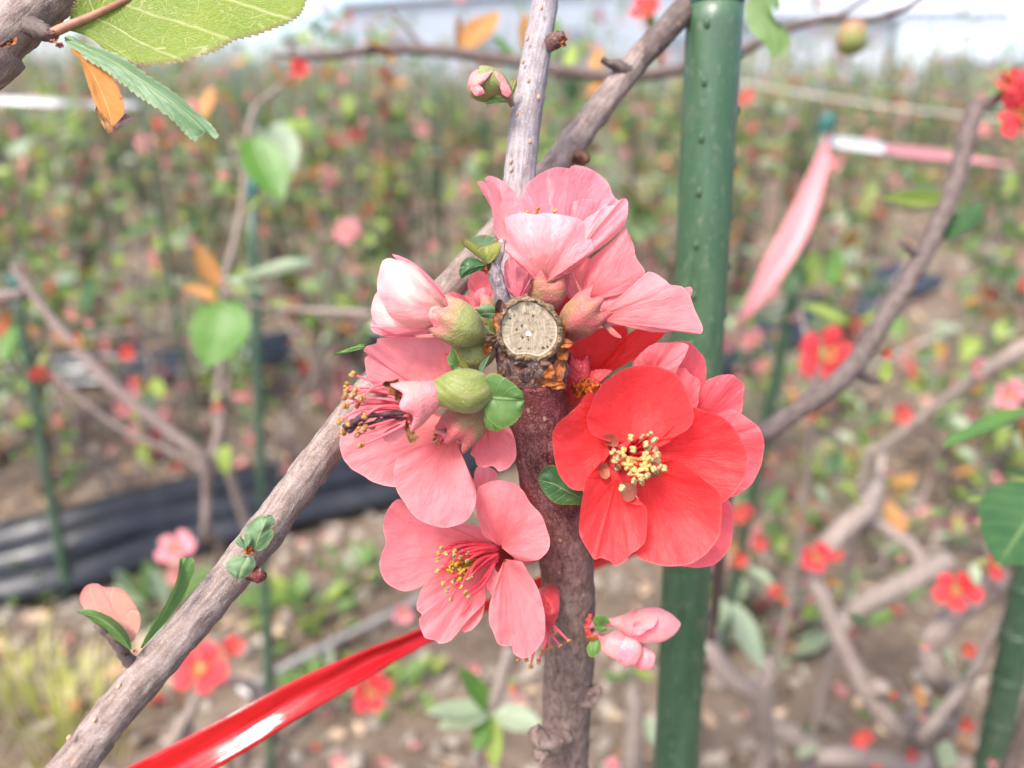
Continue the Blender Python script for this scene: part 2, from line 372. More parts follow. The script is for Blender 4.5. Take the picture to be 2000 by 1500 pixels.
DARKL = mat_leaf('leaf_dark', (.035, .10, .035), (.06, .14, .04), (.14, .24, .10), .3, 6, edge=(.20, .22, .03), rough=.3)
SILV = mat_leaf('leaf_silver', (0.111, 0.197, 0.086), (0.156, 0.244, 0.123), (0.271, 0.353, 0.131), .25, 6, rough=.5, edge=(0.287, 0.252, 0.115))
OLIVE = mat_leaf('leaf_olive', (.22, .25, .055), (.28, .29, .07), (.38, .36, .14), .4, 6, edge=(.30, .13, .03), rough=.5)
BIGL = mat_leaf('leaf_big', (0.180, 0.286, 0.021), (0.246, 0.336, 0.025), (0.508, 0.521, 0.197), .55, 5.5, ret=.75, spot=None, edge=(0.230, 0.126, 0.082), rough=.4, vs=.8)
ORNG = mat_leaf('leaf_orange', (.72, .29, .05), (.60, .22, .045), (.72, .42, .14), .5, 7, ret=.5, spot=(.18, .04, .02), edge=(.62, .10, .08), rough=.45)
PNKL = mat_leaf('leaf_pinkish', (.66, .30, .24), (.58, .34, .22), (.66, .42, .32), .4, 5, edge=(.66, .16, .17), rough=.45)
DRY = mat_plain('dried_brown', (.19, .085, .028), .7, .3, .7, 450)
DRYD = mat_plain('dried_dark', (.055, .025, .03), .6, .3, .6, 600)
CALG = mat_cal('calyx_green', (0.246, 0.143, 0.098), (0.164, 0.176, 0.045), (0.221, 0.227, 0.070), (0.410, 0.134, 0.123))
CALR = mat_cal('calyx_red', (.24, .24, .07), (.24, .15, .06), (.36, .09, .085), (.46, .075, .09))
CALP = mat_cal('calyx_pink', (.36, .10, .14), (.62, .22, .175), (.66, .20, .21), (.70, .18, .20))
OVAR = mat_skin('ovary_green', (0.094, 0.118, 0.021), (0.164, 0.189, 0.041), (0.271, 0.235, 0.107), 120, .5, .15, .6)
CALD = mat_cal('calyx_dark_red', (.20, .12, .03), (.40, .025, .035), (.46, .05, .05), (.44, .02, .03))
BUDP = mat_skin('bud_pink', (.84, .17, .20), (.84, .30, .28), (.82, .13, .17), 90)
CUP = mat_plain('cup_inside', (.16, .012, .012), .6, .2)
FILR = mat_plain('filament_red', (.62, .025, .04), .45, .4, .2, 300, .2)
FILP = mat_plain('filament_pink', (.78, .13, .16), .45, .4, .25, 300, .25)
FILP2 = mat_plain('filament_deep_pink', (.72, .06, .085), .45, .4, .2, 300, .25)
ANTH = mat_plain('anther_yellow', (.37, .265, .115), .8, .2, .55, 1100)
ANTHG = mat_plain('anther_olive', (0.272, 0.203, 0.063), .8, .2, .45, 1500)
ANTHB = mat_plain('anther_brown', (.34, .17, .06), .8, .2, .5, 1500)
STIG = mat_plain('stigma', (.70, .38, .12), .5, .4, .25, 700, .2)
STIGY = mat_plain('stigma_mustard', (.34, .19, .02), .5, .4, .3, 700, .2)
ORNM = mat_plain('orange_mass', (.40, .095, .012), .7, .3, .6, 900)

# ------------------------------------------------------------------ parts of flowers
def stamen(parent, b, t, D, fil, anth, r=.30, bow=1.5, ar=.85, al=1.05, seed=0):
    """b,t = (x,y,dz) root and anther; filament bowed, two-lobed anther at the tip"""
    rnd = random.Random(int(b[0]*7+t[0]*13+t[1]*3+seed))
    A, B = P(b[0], b[1], D+b[2]), P(t[0], t[1], D+t[2])
    d = (B-A); side = d.cross(FW).normalized()*(rnd.uniform(-1, 1)*bow/1000)+UP*(rnd.uniform(.2, 1)*bow/1000)
    pts = [A, A+d*.35+side*.8, A+d*.7+side, B]
    V, F, _ = tube_data(pts, [r*1.15/1000, r/1000, r*.85/1000, r*.6/1000], 9, 6)
    ax = Vector((rnd.uniform(-1, 1), rnd.uniform(-1, 1), rnd.uniform(-1, 1))).normalized()
    off = ax.orthogonal().normalized()*(ar*.42/1000)
    v1, f1 = blob_data(B+off, ax, al*rnd.uniform(.85, 1.1)/1000, ar*.58/1000, 8, 5); v2, f2 = blob_data(B-off, ax+off*120, al*rnd.uniform(.85, 1.1)/1000, ar*.58/1000, 8, 5)
    V, F, mi = join([(V, F, 0), (v1, f1, 1), (v2, f2, 1)])
    return mk('stamen', V, F, [fil, anth], parent, mi=mi, org=A)
def stigma(parent, c, D, mat, r=1.3, seed=0, root=None):
    rnd = random.Random(int(c[0]*3+c[1]*5+seed)); C0 = P(c[0], c[1], D+c[2]); parts = []
    for k in range(5):
        a = k*1.26+rnd.random(); q = (RT*math.cos(a)+UP*math.sin(a))*(r*.62/1000)
        v, f = blob_data(C0+q+FW*(rnd.uniform(-.4, .4)/1000), q+FW*.0004, r*.62/1000, r*.40/1000, 7, 5); parts.append((v, f, 0))
    v, f = blob_data(C0, FW, r*.6/1000, r*.5/1000, 7, 5); parts.append((v, f, 0))
    if root:
        A = P(root[0], root[1], D+root[2]); v, f, _ = tube_data([A, (A+C0)/2, C0], [.0004]*3, 5, 6); parts.append((v, f, 0))
    V, F, mi = join(parts)
    return mk('stigma', V, F, mat, parent, mi=mi, org=C0)
def calyx(parent, px, mat, name='flower', label=None, amp=.25, ridges=5, ra=.035, n=40, lobe=2.2, ph=.4):
    """cup grown along a path; its far end stays open and runs out in five short lobes"""
    pts = [P(a, b, D) for a, b, D, r in px]; rad = [r*D/FPX/1000 for a, b, D, r in px]; sides = 40
    closed = px[-1][3] < .62*max(q[3] for q in px)
    if closed and name == 'flower': pts, rad, closed = pts[:-1], rad[:-1], False
    V, F, _ = tube_data(pts, rad, n, sides, amp/1000, .25, len(px), ridges, ra, caps=closed)
    if not closed:
        T = (pts[-1]-pts[-2]).normalized(); c = pts[-1]; k0 = n-12
        for i in range(k0, n):
            w = ((i-k0)/11.0)
            for j in range(sides):
                a = 2*math.pi*j/sides; lb = max(0, math.cos(2.5*a+ph))**.8 if False else (.5+.5*math.cos(5*a+ph))**1.3
                v = V[i*sides+j]; rv = v-c; rv = rv-T*rv.dot(T)
                V[i*sides+j] = v+T*(lobe/1000*w*w*lb)-rv*(.16*w*w*(1-lb))+rv*(.05*w*lb)
        # inner lining a little inside the rim
        m0 = len(V); inner = [V[(n-1-i)*sides+j] for i in range(0, 16) for j in range(sides)]
        for q, v in enumerate(inner):
            cc = c-T*((v-c).dot(-T)) if False else c+T*((v-c).dot(T)); V.append(v+(cc-v)*.07)
        g = grid(16, sides, True); F += [tuple(m0+z for z in f) for f in g]
        F += [((n-1)*sides+j, m0+j, m0+(j+1) % sides, (n-1)*sides+(j+1) % sides) for j in range(sides)]
        UV = [(j/sides, i/(n-1)) for i in range(n) for j in range(sides)]+[(j/sides, 1-i/(n-1)*.3) for i in range(16) for j in range(sides)]
        V0 = V[(n-1-15)*sides:(n-15)*sides]
    else: UV = [(j/sides, i/(n-1)) for i in range(n) for j in range(sides)]+[(0, 0), (0, 1)]
    return mk(name, V, F, mat, parent, UV, org=pts[0], label=label)
def flake(parent, x, y, D, sx, sy, mat, seed, name='bark_flake'):
    rnd = random.Random(seed); n = 7
    a = rnd.uniform(-.5, .5); pts = []
    for k in range(n):
        th = 2*math.pi*k/n
        r = rnd.uniform(.65, 1.15); pts.append((x+math.cos(th+a)*sx*r, y+math.sin(th+a)*sy*r, rnd.uniform(-1.0, .6)))
    pts.append(pts[0])
    return petal(parent, (x, y, rnd.uniform(-.3, .3)), pts, D, mat, bulge=rnd.uniform(-.4, .5), ruf=.9, ns=22, nt=5, name=name, seed=seed, jit=1.5)

# ================================================================== GROUND first (structure)
def ground():
    xs = []
    def axis(lim_near, step, far):
        a = [0.0]; s = step
        while a[-1] < far:
            if a[-1] > lim_near: s *= 1.22
            a.append(a[-1]+s)
        return a
    ax = axis(2.0, .045, 900); X = [-v for v in reversed(ax[1:])]+ax
    ay = axis(3.2, .045, 1400); Y = [-v for v in reversed([q for q in axis(.4, .08, 300)[1:]])]+ay
    V = []
    for x in X:
        for y in Y:
            z = .014*noise.noise(Vector((x*3.1, y*3.1, 0)))+.010*noise.noise(Vector((x*9, y*9, 4)))+.006*noise.noise(Vector((x*21, y*21, 9))) if abs(x) < 6 and abs(y) < 9 else 0.0
            V.append(Vector((x, y, z-.012)))
    q = NT('soil'); ob = q.obj()
    a = q.noise(ob, 6, 6, .6); b = q.noise(ob, 45, 6, .65); c = q.noise(ob, 260, 4, .6)
    col = q.ramp(q.math('ADD', q.math('MULTIPLY', a, .35), q.math('ADD', q.math('MULTIPLY', b, .4), q.math('MULTIPLY', c, .25))), [(.36, (.085, .060, .042)), (.5, (.18, .132, .095)), (.64, (.30, .235, .178))])
    far = q.noise(ob, .6, 4, .6)
    col = q.mix(q.ramp(far, [(.5, 0), (.62, .35)]), col, (.17, .19, .075))
    m = q.done(q.princ(col, .95, .15, q.bump(q.math('ADD', b, c), .8, .008)))
    o = mk('ground', V, grid(len(X), len(Y)), m, org=(0, 0, 0)); tag(o, kind='structure'); return o
ground()

# ================================================================== THE QUINCE WITH THE CUT TRUNK
root_xy = P(1120, 1800, 250)
quince = empty('quince_bush', (root_xy.x+.01, root_xy.y+.05, 0), 'quince with sawn-off trunk carrying the cluster of pink and red flowers', 'shrub')
trunk = tube('trunk', [(1046, 735, 164, 54), (1052, 800, 168, 56), (1062, 880, 172.5, 57), (1078, 960, 177.5, 58), (1098, 1040, 184, 57), (1108, 1120, 190, 52), (1112, 1210, 196, 50), (1110, 1310, 204, 49), (1106, 1400, 211, 47), (1102, 1500, 219, 47), (1106, 1640, 232, 47)],
             BARK_T, quince, n=150, sides=44, amp=.00035, nscale=.35, seed=1, extra=[(P(1112, 1800, 248), .0085), (Vector((quince.location.x, quince.location.y, .12)), .0105), (Vector((quince.location.x, quince.location.y, -.02)), .013)])
# stub above the node, sawn face on top
stub = tube('stub', [(1050, 772, 168, 50), (1048, 756, 167.2, 57), (1044, 738, 166.6, 65), (1041, 716, 166.2, 69), (1039, 696, 166.4, 70), (1036, 672, 168.5, 68), (1034, 650, 171, 64), (1033, 628, 172.5, 60)], STUB, trunk, n=44, sides=64, amp=.0009, nscale=.55, seed=3)
def cut_face():
    c = (1033, 645); n, m = 16, 64; V, UV = [], []
    for i in range(n+1):
        r = i/n
        for j in range(m):
            a = 2*math.pi*j/m
            w = 1+.03*math.sin(2*a+.6)+.02*math.sin(3*a+1)+.015*noise.noise(Vector((math.cos(a)*3, math.sin(a)*3, 0)))
            if 1.2 < a < 2.1: w -= .13*math.sin((a-1.2)/.9*math.pi)
            x = c[0]+53.5*r*w*math.cos(a)*1.0; y = c[1]+55.5*r*w*math.sin(a)
            z = 157.0+(y-c[1])*.022+.12*noise.noise(Vector((x*.1, y*.1, 0)))
            V.append(P(x, y, z)); UV.append((r*math.cos(a), -r*math.sin(a)))
    mk('cut_face', V, grid(n+1, m, True), CUT, trunk, UV, org=P(1033, 645, 156.2))
    # ragged bark rim round the wood: a ring that runs from the sawn edge down over the side of the stub
    prof = [(.995, .15), (1.03, -.5), (1.09, -.7), (1.15, -.3), (1.20, .8), (1.22, 3.0), (1.20, 8.0)]; V, UV = [], []
    for i, (k, dz) in enumerate(prof):
        for j in range(m*2):
            a = math.pi*j/m
            w = 1+.03*math.sin(2*a+.6)+.02*math.sin(3*a+1)+.015*noise.noise(Vector((math.cos(a)*3, math.sin(a)*3, 0)))
            if 1.2 < a < 2.1: w -= .13*math.sin((a-1.2)/.9*math.pi)
            rag = noise.noise(Vector((math.cos(a)*5, math.sin(a)*5, i*.8)))
            kk = k+((.10*rag+.05*noise.noise(Vector((a*9, i*1.5, 6)))) if i > 1 else .02*rag)+(.03*math.sin(a+.8) if i > 1 else 0)
            if 1.2 < a < 2.1: kk += (.10 if i > 0 else 0)*math.sin((a-1.2)/.9*math.pi)
            x = c[0]+53.5*w*kk*math.cos(a); y = c[1]+55.5*w*kk*math.sin(a)
            z = 157.0+(y-c[1])*.022+dz+((1.1*rag+.8*noise.noise(Vector((a*14, i*2.0, 2)))) if i > 0 else 0)
            V.append(P(x, y, z)); UV.append((a*6.5, i*1.3))
    mk('bark_rim', V, grid(len(prof), m*2, True), RIND, trunk, UV, org=P(1033, 585, 157))
cut_face()
for k, (x, y, D, sx, sy, m) in enumerate([(977, 608, 157.5, 9, 17, FLAKE2), (972, 628, 158, 7, 14, FLAKE), (952, 680, 160, 9, 9, FLAKE), (958, 660, 160, 9, 6, FLAKE2), (1104, 672, 160, 12, 9, FLAKE), (1098, 690, 161, 10, 16, FLAKE), (1094, 715, 161, 9, 20, FLAKE), (1078, 745, 160.5, 15, 9, FLAKE), (1064, 752, 160.3, 13, 8, FLAKE), (1090, 752, 161, 10, 9, FLAKE), (1042, 762, 160.6, 14, 6, FLAKE2), (1022, 758, 160.4, 16, 7, FLAKE2), (980, 730, 158.5, 9, 12, FLAKE2), (1000, 745, 158.5, 12, 7, FLAKE2), (984, 700, 158, 6, 10, FLAKE2), (1098, 640, 160, 5, 14, FLAKE), (1072, 728, 159, 8, 10, FLAKE), (1044, 738, 158, 5, 12, FLAKE2), (1064, 706, 158, 10, 8, FLAKE2), (1014, 720, 157.6, 12, 9, FLAKE2)]):
    flake(trunk, x, y, D-(1.2 if x > 1070 or x < 980 else .4), sx*1.45, sy*1.35, m, 40+k)
# upright grey cane rising behind the top flower, with its buds and the spur with the leaf pair
cane_up = tube('cane', [(1036, 760, 176, 24), (1015, 640, 181, 30), (1004, 500, 182, 30), (1012, 380, 182, 31), (1020, 290, 182, 31), (1032, 200, 182, 30), (1047, 110, 183, 28), (1062, 20, 184, 26), (1072, -60, 185, 25), (1090, -260, 188, 24)], BARK_G, quince, n=110, sides=32, amp=.00022, nscale=.4, seed=5)
tube('bud_scar', [(1072, 88, 180, 14), (1084, 80, 179, 15), (1093, 74, 178.5, 14), (1100, 72, 178, 10)], STUB, cane_up, n=14, sides=16, amp=.0006, nscale=.8, seed=8)
for k, (x, y) in enumerate([(1092, 66), (1101, 76), (1097, 86)]): flake(cane_up, x, y, 178, 9, 6, FLAKE, 80+k, 'bud_scale')
for k, (x, y) in enumerate([(1058, 14), (1030, 75), (1032, 157), (1010, 222), (1035, 276), (998, 314), (998, 331), (1052, 190), (1022, 120)]):
    A = P(x, y, 182-30/FPX*182*.96); v, f = blob_data(A, Vector((.1, 0, 1)), .0007, .0004, 8, 6); mk('lenticel', v, f, mat_plain('lenticel', (.42, .27, .19), .8) if k == 0 else bpy.data.materials['lenticel'], cane_up, org=A)
spur = tube('spur', [(992, 640, 172, 16), (986, 600, 168, 16), (977, 565, 166, 15), (967, 535, 164.5, 13), (968, 512, 164, 11), (976, 492, 164, 9), (981, 470, 165, 8)], BARK_G, quince, n=44, sides=18, amp=.0003, nscale=.6, seed=6)
for k, (x, y) in enumerate([(947, 524), (956, 521), (962, 514), (967, 510), (951, 530)]): flake(spur, x, y, 163, 7, 6, FLAKE2 if k % 2 else FLAKE, 90+k, 'bud_scale')

# ---- A: open red flower facing the camera side
D = 158.5
fa = calyx(quince, [(1150, 925, 178, 12), (1180, 905, 173, 24), (1205, 894, 169, 36), (1222, 890, 166.5, 40), (1236, 888, 165, 34), (1238, 887, 166.5, 20)], CALD, label='open red flower with cream anthers beside the trunk')
petal(fa, (1235, 868, 4), [(1188, 862, 2), (1158, 849, -1), (1147, 820, -2.5), (1150, 803, -3), (1162, 771, -3), (1181, 746, -2.5), (1213, 722, -1), (1238, 715, 0), (1270, 714, 0), (1296, 720, -1), (1322, 733, -2), (1341, 762, -3), (1352, 794, -3.2), (1354, 819, -3), (1344, 838, -2), (1322, 851, -1), (1310, 860, 1), (1290, 872, 2.5)], D, RED, 3.6, .7)
petal(fa, (1262, 885, 4), [(1285, 862, 3), (1318, 830, 1.6), (1345, 796, .6), (1379, 803, -1), (1408, 814, -1.5), (1430, 832, -1.5), (1446, 854, -1.5), (1459, 883, -1), (1461, 912, -.6), (1453, 934, -.5), (1437, 960, .3), (1411, 981, 1.5), (1398, 965, 2.4), (1355, 935, 3), (1300, 905, 4)], D, RED, 3.0, .8)
petal(fa, (1248, 915, 4), [(1285, 905, 2), (1320, 897, -.5), (1347, 915, -1.5), (1379, 941, -2), (1402, 960, -2), (1410, 986, -1.5), (1408, 1024, -.5), (1402, 1053, 0), (1379, 1082, .6), (1347, 1101, 1.2), (1312, 1106, 1.5), (1277, 1101, 2), (1245, 1085, 2), (1250, 1050, 1.5), (1252, 992, 2.5), (1240, 960, 3.6)], D, RED, 2.8, .7)
petal(fa, (1205, 935, 3.5), [(1178, 915, 2.5), (1158, 924, -.5), (1146, 934, -1.6), (1141, 950, -2.0), (1133, 1005, -1.5), (1131, 1037, -1), (1139, 1059, -.8), (1155, 1083, -.6), (1162, 1092, -1), (1174, 1090, .2), (1194, 1098, 0), (1203, 1105, -.6), (1224, 1094, .2), (1229, 1085, 0), (1248, 1072, .2), (1261, 1053, -.4), (1262, 992, -.6), (1245, 986, .8), (1222, 980, 2), (1215, 955, 3)], D, RED, 2.2, .8)
petal(fa, (1192, 885, 3.5), [(1184, 864, 2), (1168, 848, 1.2), (1149, 826, 1), (1154, 803, 1), (1162, 771, 0), (1146, 768, -1.5), (1130, 790, -2.4), (1107, 811, -2.6), (1088, 829, -2.5), (1078, 851, -2), (1082, 886, -1.4), (1091, 925, -1), (1110, 950, -1.2), (1123, 957, -1.6), (1139, 955, -1.2), (1152, 928, 0), (1162, 916, 1), (1172, 904, 2.4)], D, RED, 2.5, .8)
SEPB = mat_plain('sepal_brown', (.32, .10, .06), .6, .3, .4, 300, .2)
for b, o in [((1195, 872, 3.5), [(1186, 870, 3), (1178, 858, 2), (1180, 850, 1.8), (1190, 847, 2), (1203, 852, 2.2), (1209, 862, 2.6), (1206, 872, 3)]),
             ((1190, 915, 3.2), [(1184, 902, 2.4), (1172, 906, 1.4), (1168, 918, 1.4), (1174, 932, 1.6), (1184, 936, 2), (1192, 930, 2.6)]),
             ((1222, 942, 3.4), [(1208, 942, 2.8), (1209, 960, 2), (1216, 974, 1.6), (1228, 980, 1.4), (1240, 974, 1.6), (1244, 960, 2), (1238, 945, 2.8)]),
             ((1270, 925, 3.2), [(1270, 918, 2.6), (1290, 916, 2), (1292, 926, 2), (1282, 932, 2.2), (1268, 932, 2.8)])]:
    petal(fa, b, o, D-.6, SEPB, .5, .2, 20, 6, 'sepal')
petal(fa, (1215, 895, 7.5), [(1215+52*math.cos(a/12*6.283), 897+50*math.sin(a/12*6.283), 4.2) for a in range(13)], D, RED, .6, .2, 40, 8, 'receptacle')
def Ac(cx, cy): return (1040+cx/3.125, 640+cy/3.125)
for k, (cx, cy) in enumerate([(600, 672), (670, 668), (715, 650), (745, 687), (692, 712), (705, 728), (615, 745), (490, 757), (693, 768), (750, 748), (765, 775), (737, 798), (765, 817), (525, 780), (505, 808), (740, 858), (752, 874), (780, 850), (805, 858), (600, 885), (665, 862), (620, 937), (662, 915), (668, 943), (702, 903), (547, 980), (520, 857)]):
    x, y = Ac(cx, cy); a = math.atan2(y-893, x-1205)
    stamen(fa, (1213+15*math.cos(a), 893+16*math.sin(a), 6), (x, y, -5+2*math.sin(k*1.7)), D, FILR, ANTH, .33, 1.2, .80, .76, k)
for k, (cx, cy) in enumerate([(550, 765), (580, 835), (693, 808), (635, 880), (690, 848)]):
    x, y = Ac(cx, cy); stigma(fa, (x, y, -4), D, STIG, 1.15, k, root=(1215, 893, 5))

# ---- A2: second red flower turned away behind it
D = 172
fb = calyx(quince, [(1170, 905, 182, 12), (1225, 900, 186, 20), (1270, 895, 189, 32), (1300, 890, 190, 36), (1312, 888, 190, 28)], CALR, label='red flower turned away behind the open red flower')
petal(fb, (1310, 850, 12), [(1280, 800, 9), (1250, 740, 3), (1236, 716, 1), (1247, 695, 0), (1261, 682, -1), (1281, 671, -1.5), (1304, 669, -2), (1332, 666, 0), (1349, 669, 1.5), (1365, 685, 3), (1377, 701, 4), (1379, 737, 5), (1370, 761, 6), (1363, 787, 8), (1340, 830, 11)], D, RED2, -2, .8)
petal(fb, (1268, 735, 2), [(1242, 722, 0), (1240, 706, -.8), (1250, 692, -1.6), (1263, 681, -2.2), (1281, 671, -2.6), (1304, 669, -2.8), (1324, 669, -2.4), (1344, 675, -3.6), (1339, 692, -3.4), (1331, 707, -3), (1322, 722, -2.2), (1310, 750, -1)], D, PINK2, -.6, .5)
petal(fb, (1335, 810, 6), [(1320, 750, 2), (1320, 728, 0), (1325, 720, -.8), (1339, 719, -1.2), (1347, 730, -1.2), (1363, 739, -1.4), (1367, 751, -1.2), (1365, 770, -.5), (1364, 787, .5), (1350, 815, 3)], D, PINK2, -.8, .5)
petal(fb, (1330, 860, 11), [(1350, 800, 6), (1366, 775, 4), (1377, 747, 2.4), (1394, 737, 1.4), (1408, 733, 1), (1431, 732, 1), (1444, 741, 1.6), (1453, 754, 2.5), (1450, 777, 3.4), (1447, 808, 4.5), (1430, 835, 6), (1390, 860, 9)], D, RED2, -2.5, .7)
petal(fb, (1330, 880, 11), [(1370, 830, 8), (1399, 810, 4.5), (1425, 800, 2), (1448, 808, .4), (1467, 822, -.5), (1484, 839, -.6), (1493, 864, 0), (1490, 890, .5), (1485, 913, 1), (1466, 947, 2), (1446, 963, 3), (1424, 970, 4.5), (1390, 950, 7)], D, RED2, -2.5, .8)
petal(fb, (1320, 920, 11), [(1370, 940, 8), (1400, 955, 6), (1421, 974, 3), (1430, 992, 1.5), (1432, 1014, 1), (1429, 1053, .5), (1421, 1078, .6), (1398, 1101, 1.4), (1373, 1109, 2), (1350, 1109, 3), (1320, 1098, 4), (1290, 1040, 8)], D, RED2, -2.5, .7)

# ---- B: top pale pink flower, cup seen from the side
D = 166
fc = calyx(quince, [(1056, 612, 171, 15), (1060, 596, 170, 26), (1066, 578, 168.5, 37), (1071, 560, 167.5, 40), (1073, 549, 167.2, 36), (1073, 545, 167.4, 18)], CALR, label='pale pink cup-shaped flower above the sawn stub')
petal(fc, (1085, 540, 4), [(1040, 470, 6), (1021, 415, 8), (1017, 391, 8.6), (1024, 372, 9), (1037, 353, 9), (1059, 337, 8.6), (1085, 327, 8), (1112, 329, 7.6), (1115, 325, 7.5), (1125, 323, 7.5), (1149, 328, 7.6), (1176, 345, 8), (1189, 361, 8), (1197, 380, 7.6), (1206, 400, 7), (1200, 430, 6), (1150, 490, 5)], D, ROSE, 3.5, .7)
petal(fc, (1095, 530, 3), [(1100, 460, 3.6), (1104, 417, 4), (1112, 404, 4.2), (1125, 392, 4.4), (1144, 388, 4.5), (1168, 392, 4.4), (1184, 388, 4.2), (1202, 388, 3.6), (1210, 400, 3), (1195, 430, 2.4), (1160, 470, 2.5)], D, ROSE, 1.5, .6)
petal(fc, (1088, 545, 1), [(1110, 480, 0), (1139, 433, -2), (1160, 417, -2.6), (1181, 405, -3), (1203, 401, -3), (1208, 392, -2.6), (1221, 387, -2), (1227, 399, -1.6), (1224, 428, -1.4), (1213, 449, -1), (1187, 473, -.6), (1160, 492, -.2), (1125, 520, .4)], D, PALE, -2.5, .7)
petal(fc, (1062, 554, 0), [(1040, 549, -.6), (1021, 524, -1.6), (1005, 511, -2), (995, 499, -2.2), (985, 487, -2.3), (993, 474, -3), (989, 449, -4), (987, 428, -4.4), (1000, 420, -4.6), (1021, 416, -5), (1048, 419, -5.2), (1064, 415, -5.2), (1091, 419, -5), (1120, 425, -4.4), (1136, 432, -3.8), (1147, 449, -3.4), (1157, 471, -3.4), (1160, 487, -3.2), (1147, 500, -2.8), (1128, 508, -2.2), (1109, 524, -1.4), (1107, 537, -.6), (1080, 545, -.2)], D, PALE, -3.2, .6)
petal(fc, (1004, 482, 1), [(985, 474, .4), (973, 465, -.4), (964, 449, -1), (964, 428, -1.4), (960, 407, -1.6), (955, 388, -2), (940, 367, -3), (931, 356, -4), (937, 353, -4), (949, 357, -2.5), (963, 373, -1.2), (971, 377, -.6), (974, 366, -.6), (960, 352, -2), (946, 349, -3), (955, 343, -2), (973, 348, -1), (995, 364, .5), (1011, 383, 1.5), (1019, 401, 2), (1021, 420, 2.4), (1012, 455, 2)], D, PALE, 1.6, .5, jit=.5)
petal(fc, (1012, 588, -1), [(994, 572, -.6), (986, 548, -1.6), (984, 529, -2), (987, 510, -2.2), (998, 503, -2.5), (1009, 513, -3), (1027, 529, -3), (1037, 537, -1), (1034, 551, -3.2), (1038, 559, -2), (1030, 575, -2.2), (1022, 588, -1)], D, WITHER, 1.2, 2.6, name='withered_petal')
petal(fc, (1050, 566, -1.8), [(1054, 558, -2.4), (1075, 546, -3), (1094, 539, -3.6), (1108, 536, -3.5), (1121, 528, -3), (1116, 536, -2.4), (1098, 546, -2), (1078, 556, -2), (1060, 570, -1.6)], D, CALR, .3, .4, 24, 6, 'sepal')
for x, y in [(1050, 408), (1046, 414), (1084, 412), (1028, 415)]:
    stamen(fc, (1068, 520, 1), (x, y, 1), D, FILP, ANTHB, .25, .8, .6, .6)

# ---- C: pink flower on the right, turned away
D = 168
fd = calyx(quince, [(1102, 662, 171, 9), (1108, 652, 170, 18), (1119, 638, 168, 30), (1133, 622, 166, 38), (1150, 606, 165, 38), (1163, 597, 164.8, 33), (1166, 595, 165.4, 15)], CALR, label='pink flower with reddish calyx turned away beside the stake', ra=.07)
petal(fd, (1142, 592, 0), [(1139, 560, .5), (1147, 530, .5), (1152, 508, 0), (1171, 492, -.6), (1203, 465, -1.5), (1219, 447, -2), (1227, 465, -2), (1240, 498, -1.6), (1259, 527, -1.4), (1259, 537, -1.4), (1251, 559, -1.6), (1235, 569, -2), (1211, 565, -2), (1181, 579, -1.2), (1158, 594, -.4)], D, PINK2, -2.2, .6)
petal(fd, (1160, 560, 3), [(1180, 500, 2), (1215, 452, 1.5), (1226, 452, 1.4), (1236, 476, 1.4), (1243, 505, 1.6), (1250, 525, 2), (1230, 550, 2.5)], D, PINK, -1, .6)
petal(fd, (1162, 622, 1), [(1170, 600, .6), (1185, 575, 0), (1211, 562, -.4), (1251, 556, -.8), (1262, 533, -1), (1277, 533, -1.3), (1299, 548, -1.6), (1309, 556, -1.6), (1328, 559, -1.4), (1339, 567, -1.2), (1349, 580, -1), (1357, 604, -.6), (1368, 628, -.3), (1373, 644, 0), (1368, 652, 0), (1347, 651, .2), (1315, 647, .4), (1293, 649, .5), (1267, 648, .6), (1240, 639, .8), (1213, 635, 1), (1187, 634, 1.2)], D-1, PINK, -2.2, .8)
petal(fd, (1320, 590, 3), [(1310, 565, 2), (1335, 562, 2), (1350, 561, 2), (1352, 570, 2.2), (1345, 585, 3)], D, PINK, 0, .2, 16, 6)
petal(fd, (1135, 600, 4), [(1108, 580, 4), (1104, 551, 4), (1108, 525, 4), (1118, 510, 3.6), (1131, 505, 3.4), (1149, 502, 3), (1156, 515, 3), (1152, 550, 3), (1146, 585, 3.4)], D, PINK, -.6, .5)
petal(fd, (1100, 625, 4.5), [(1078, 605, 4), (1058, 580, 4), (1066, 562, 3.8), (1080, 552, 3.6), (1101, 549, 3.6), (1114, 568, 4), (1116, 590, 4), (1112, 618, 4.4)], D+1, DEEP, -.8, .5)
petal(fd, (1146, 596, -2.4), [(1136, 592, -2.8), (1131, 570, -3.4), (1123, 542, -4), (1131, 556, -4.2), (1138, 568, -4), (1143, 588, -3)], D, CALR, -.3, .2, 20, 6, 'sepal')
petal(fd, (1168, 614, -2), [(1166, 628, -1.8), (1180, 640, -2.2), (1196, 655, -2.6), (1211, 660, -2.8), (1213, 656, -2.8), (1200, 645, -2.8), (1188, 632, -2.8), (1180, 612, -2.6), (1172, 604, -2.4)], D, CALR, -.5, .3, 24, 6, 'sepal')

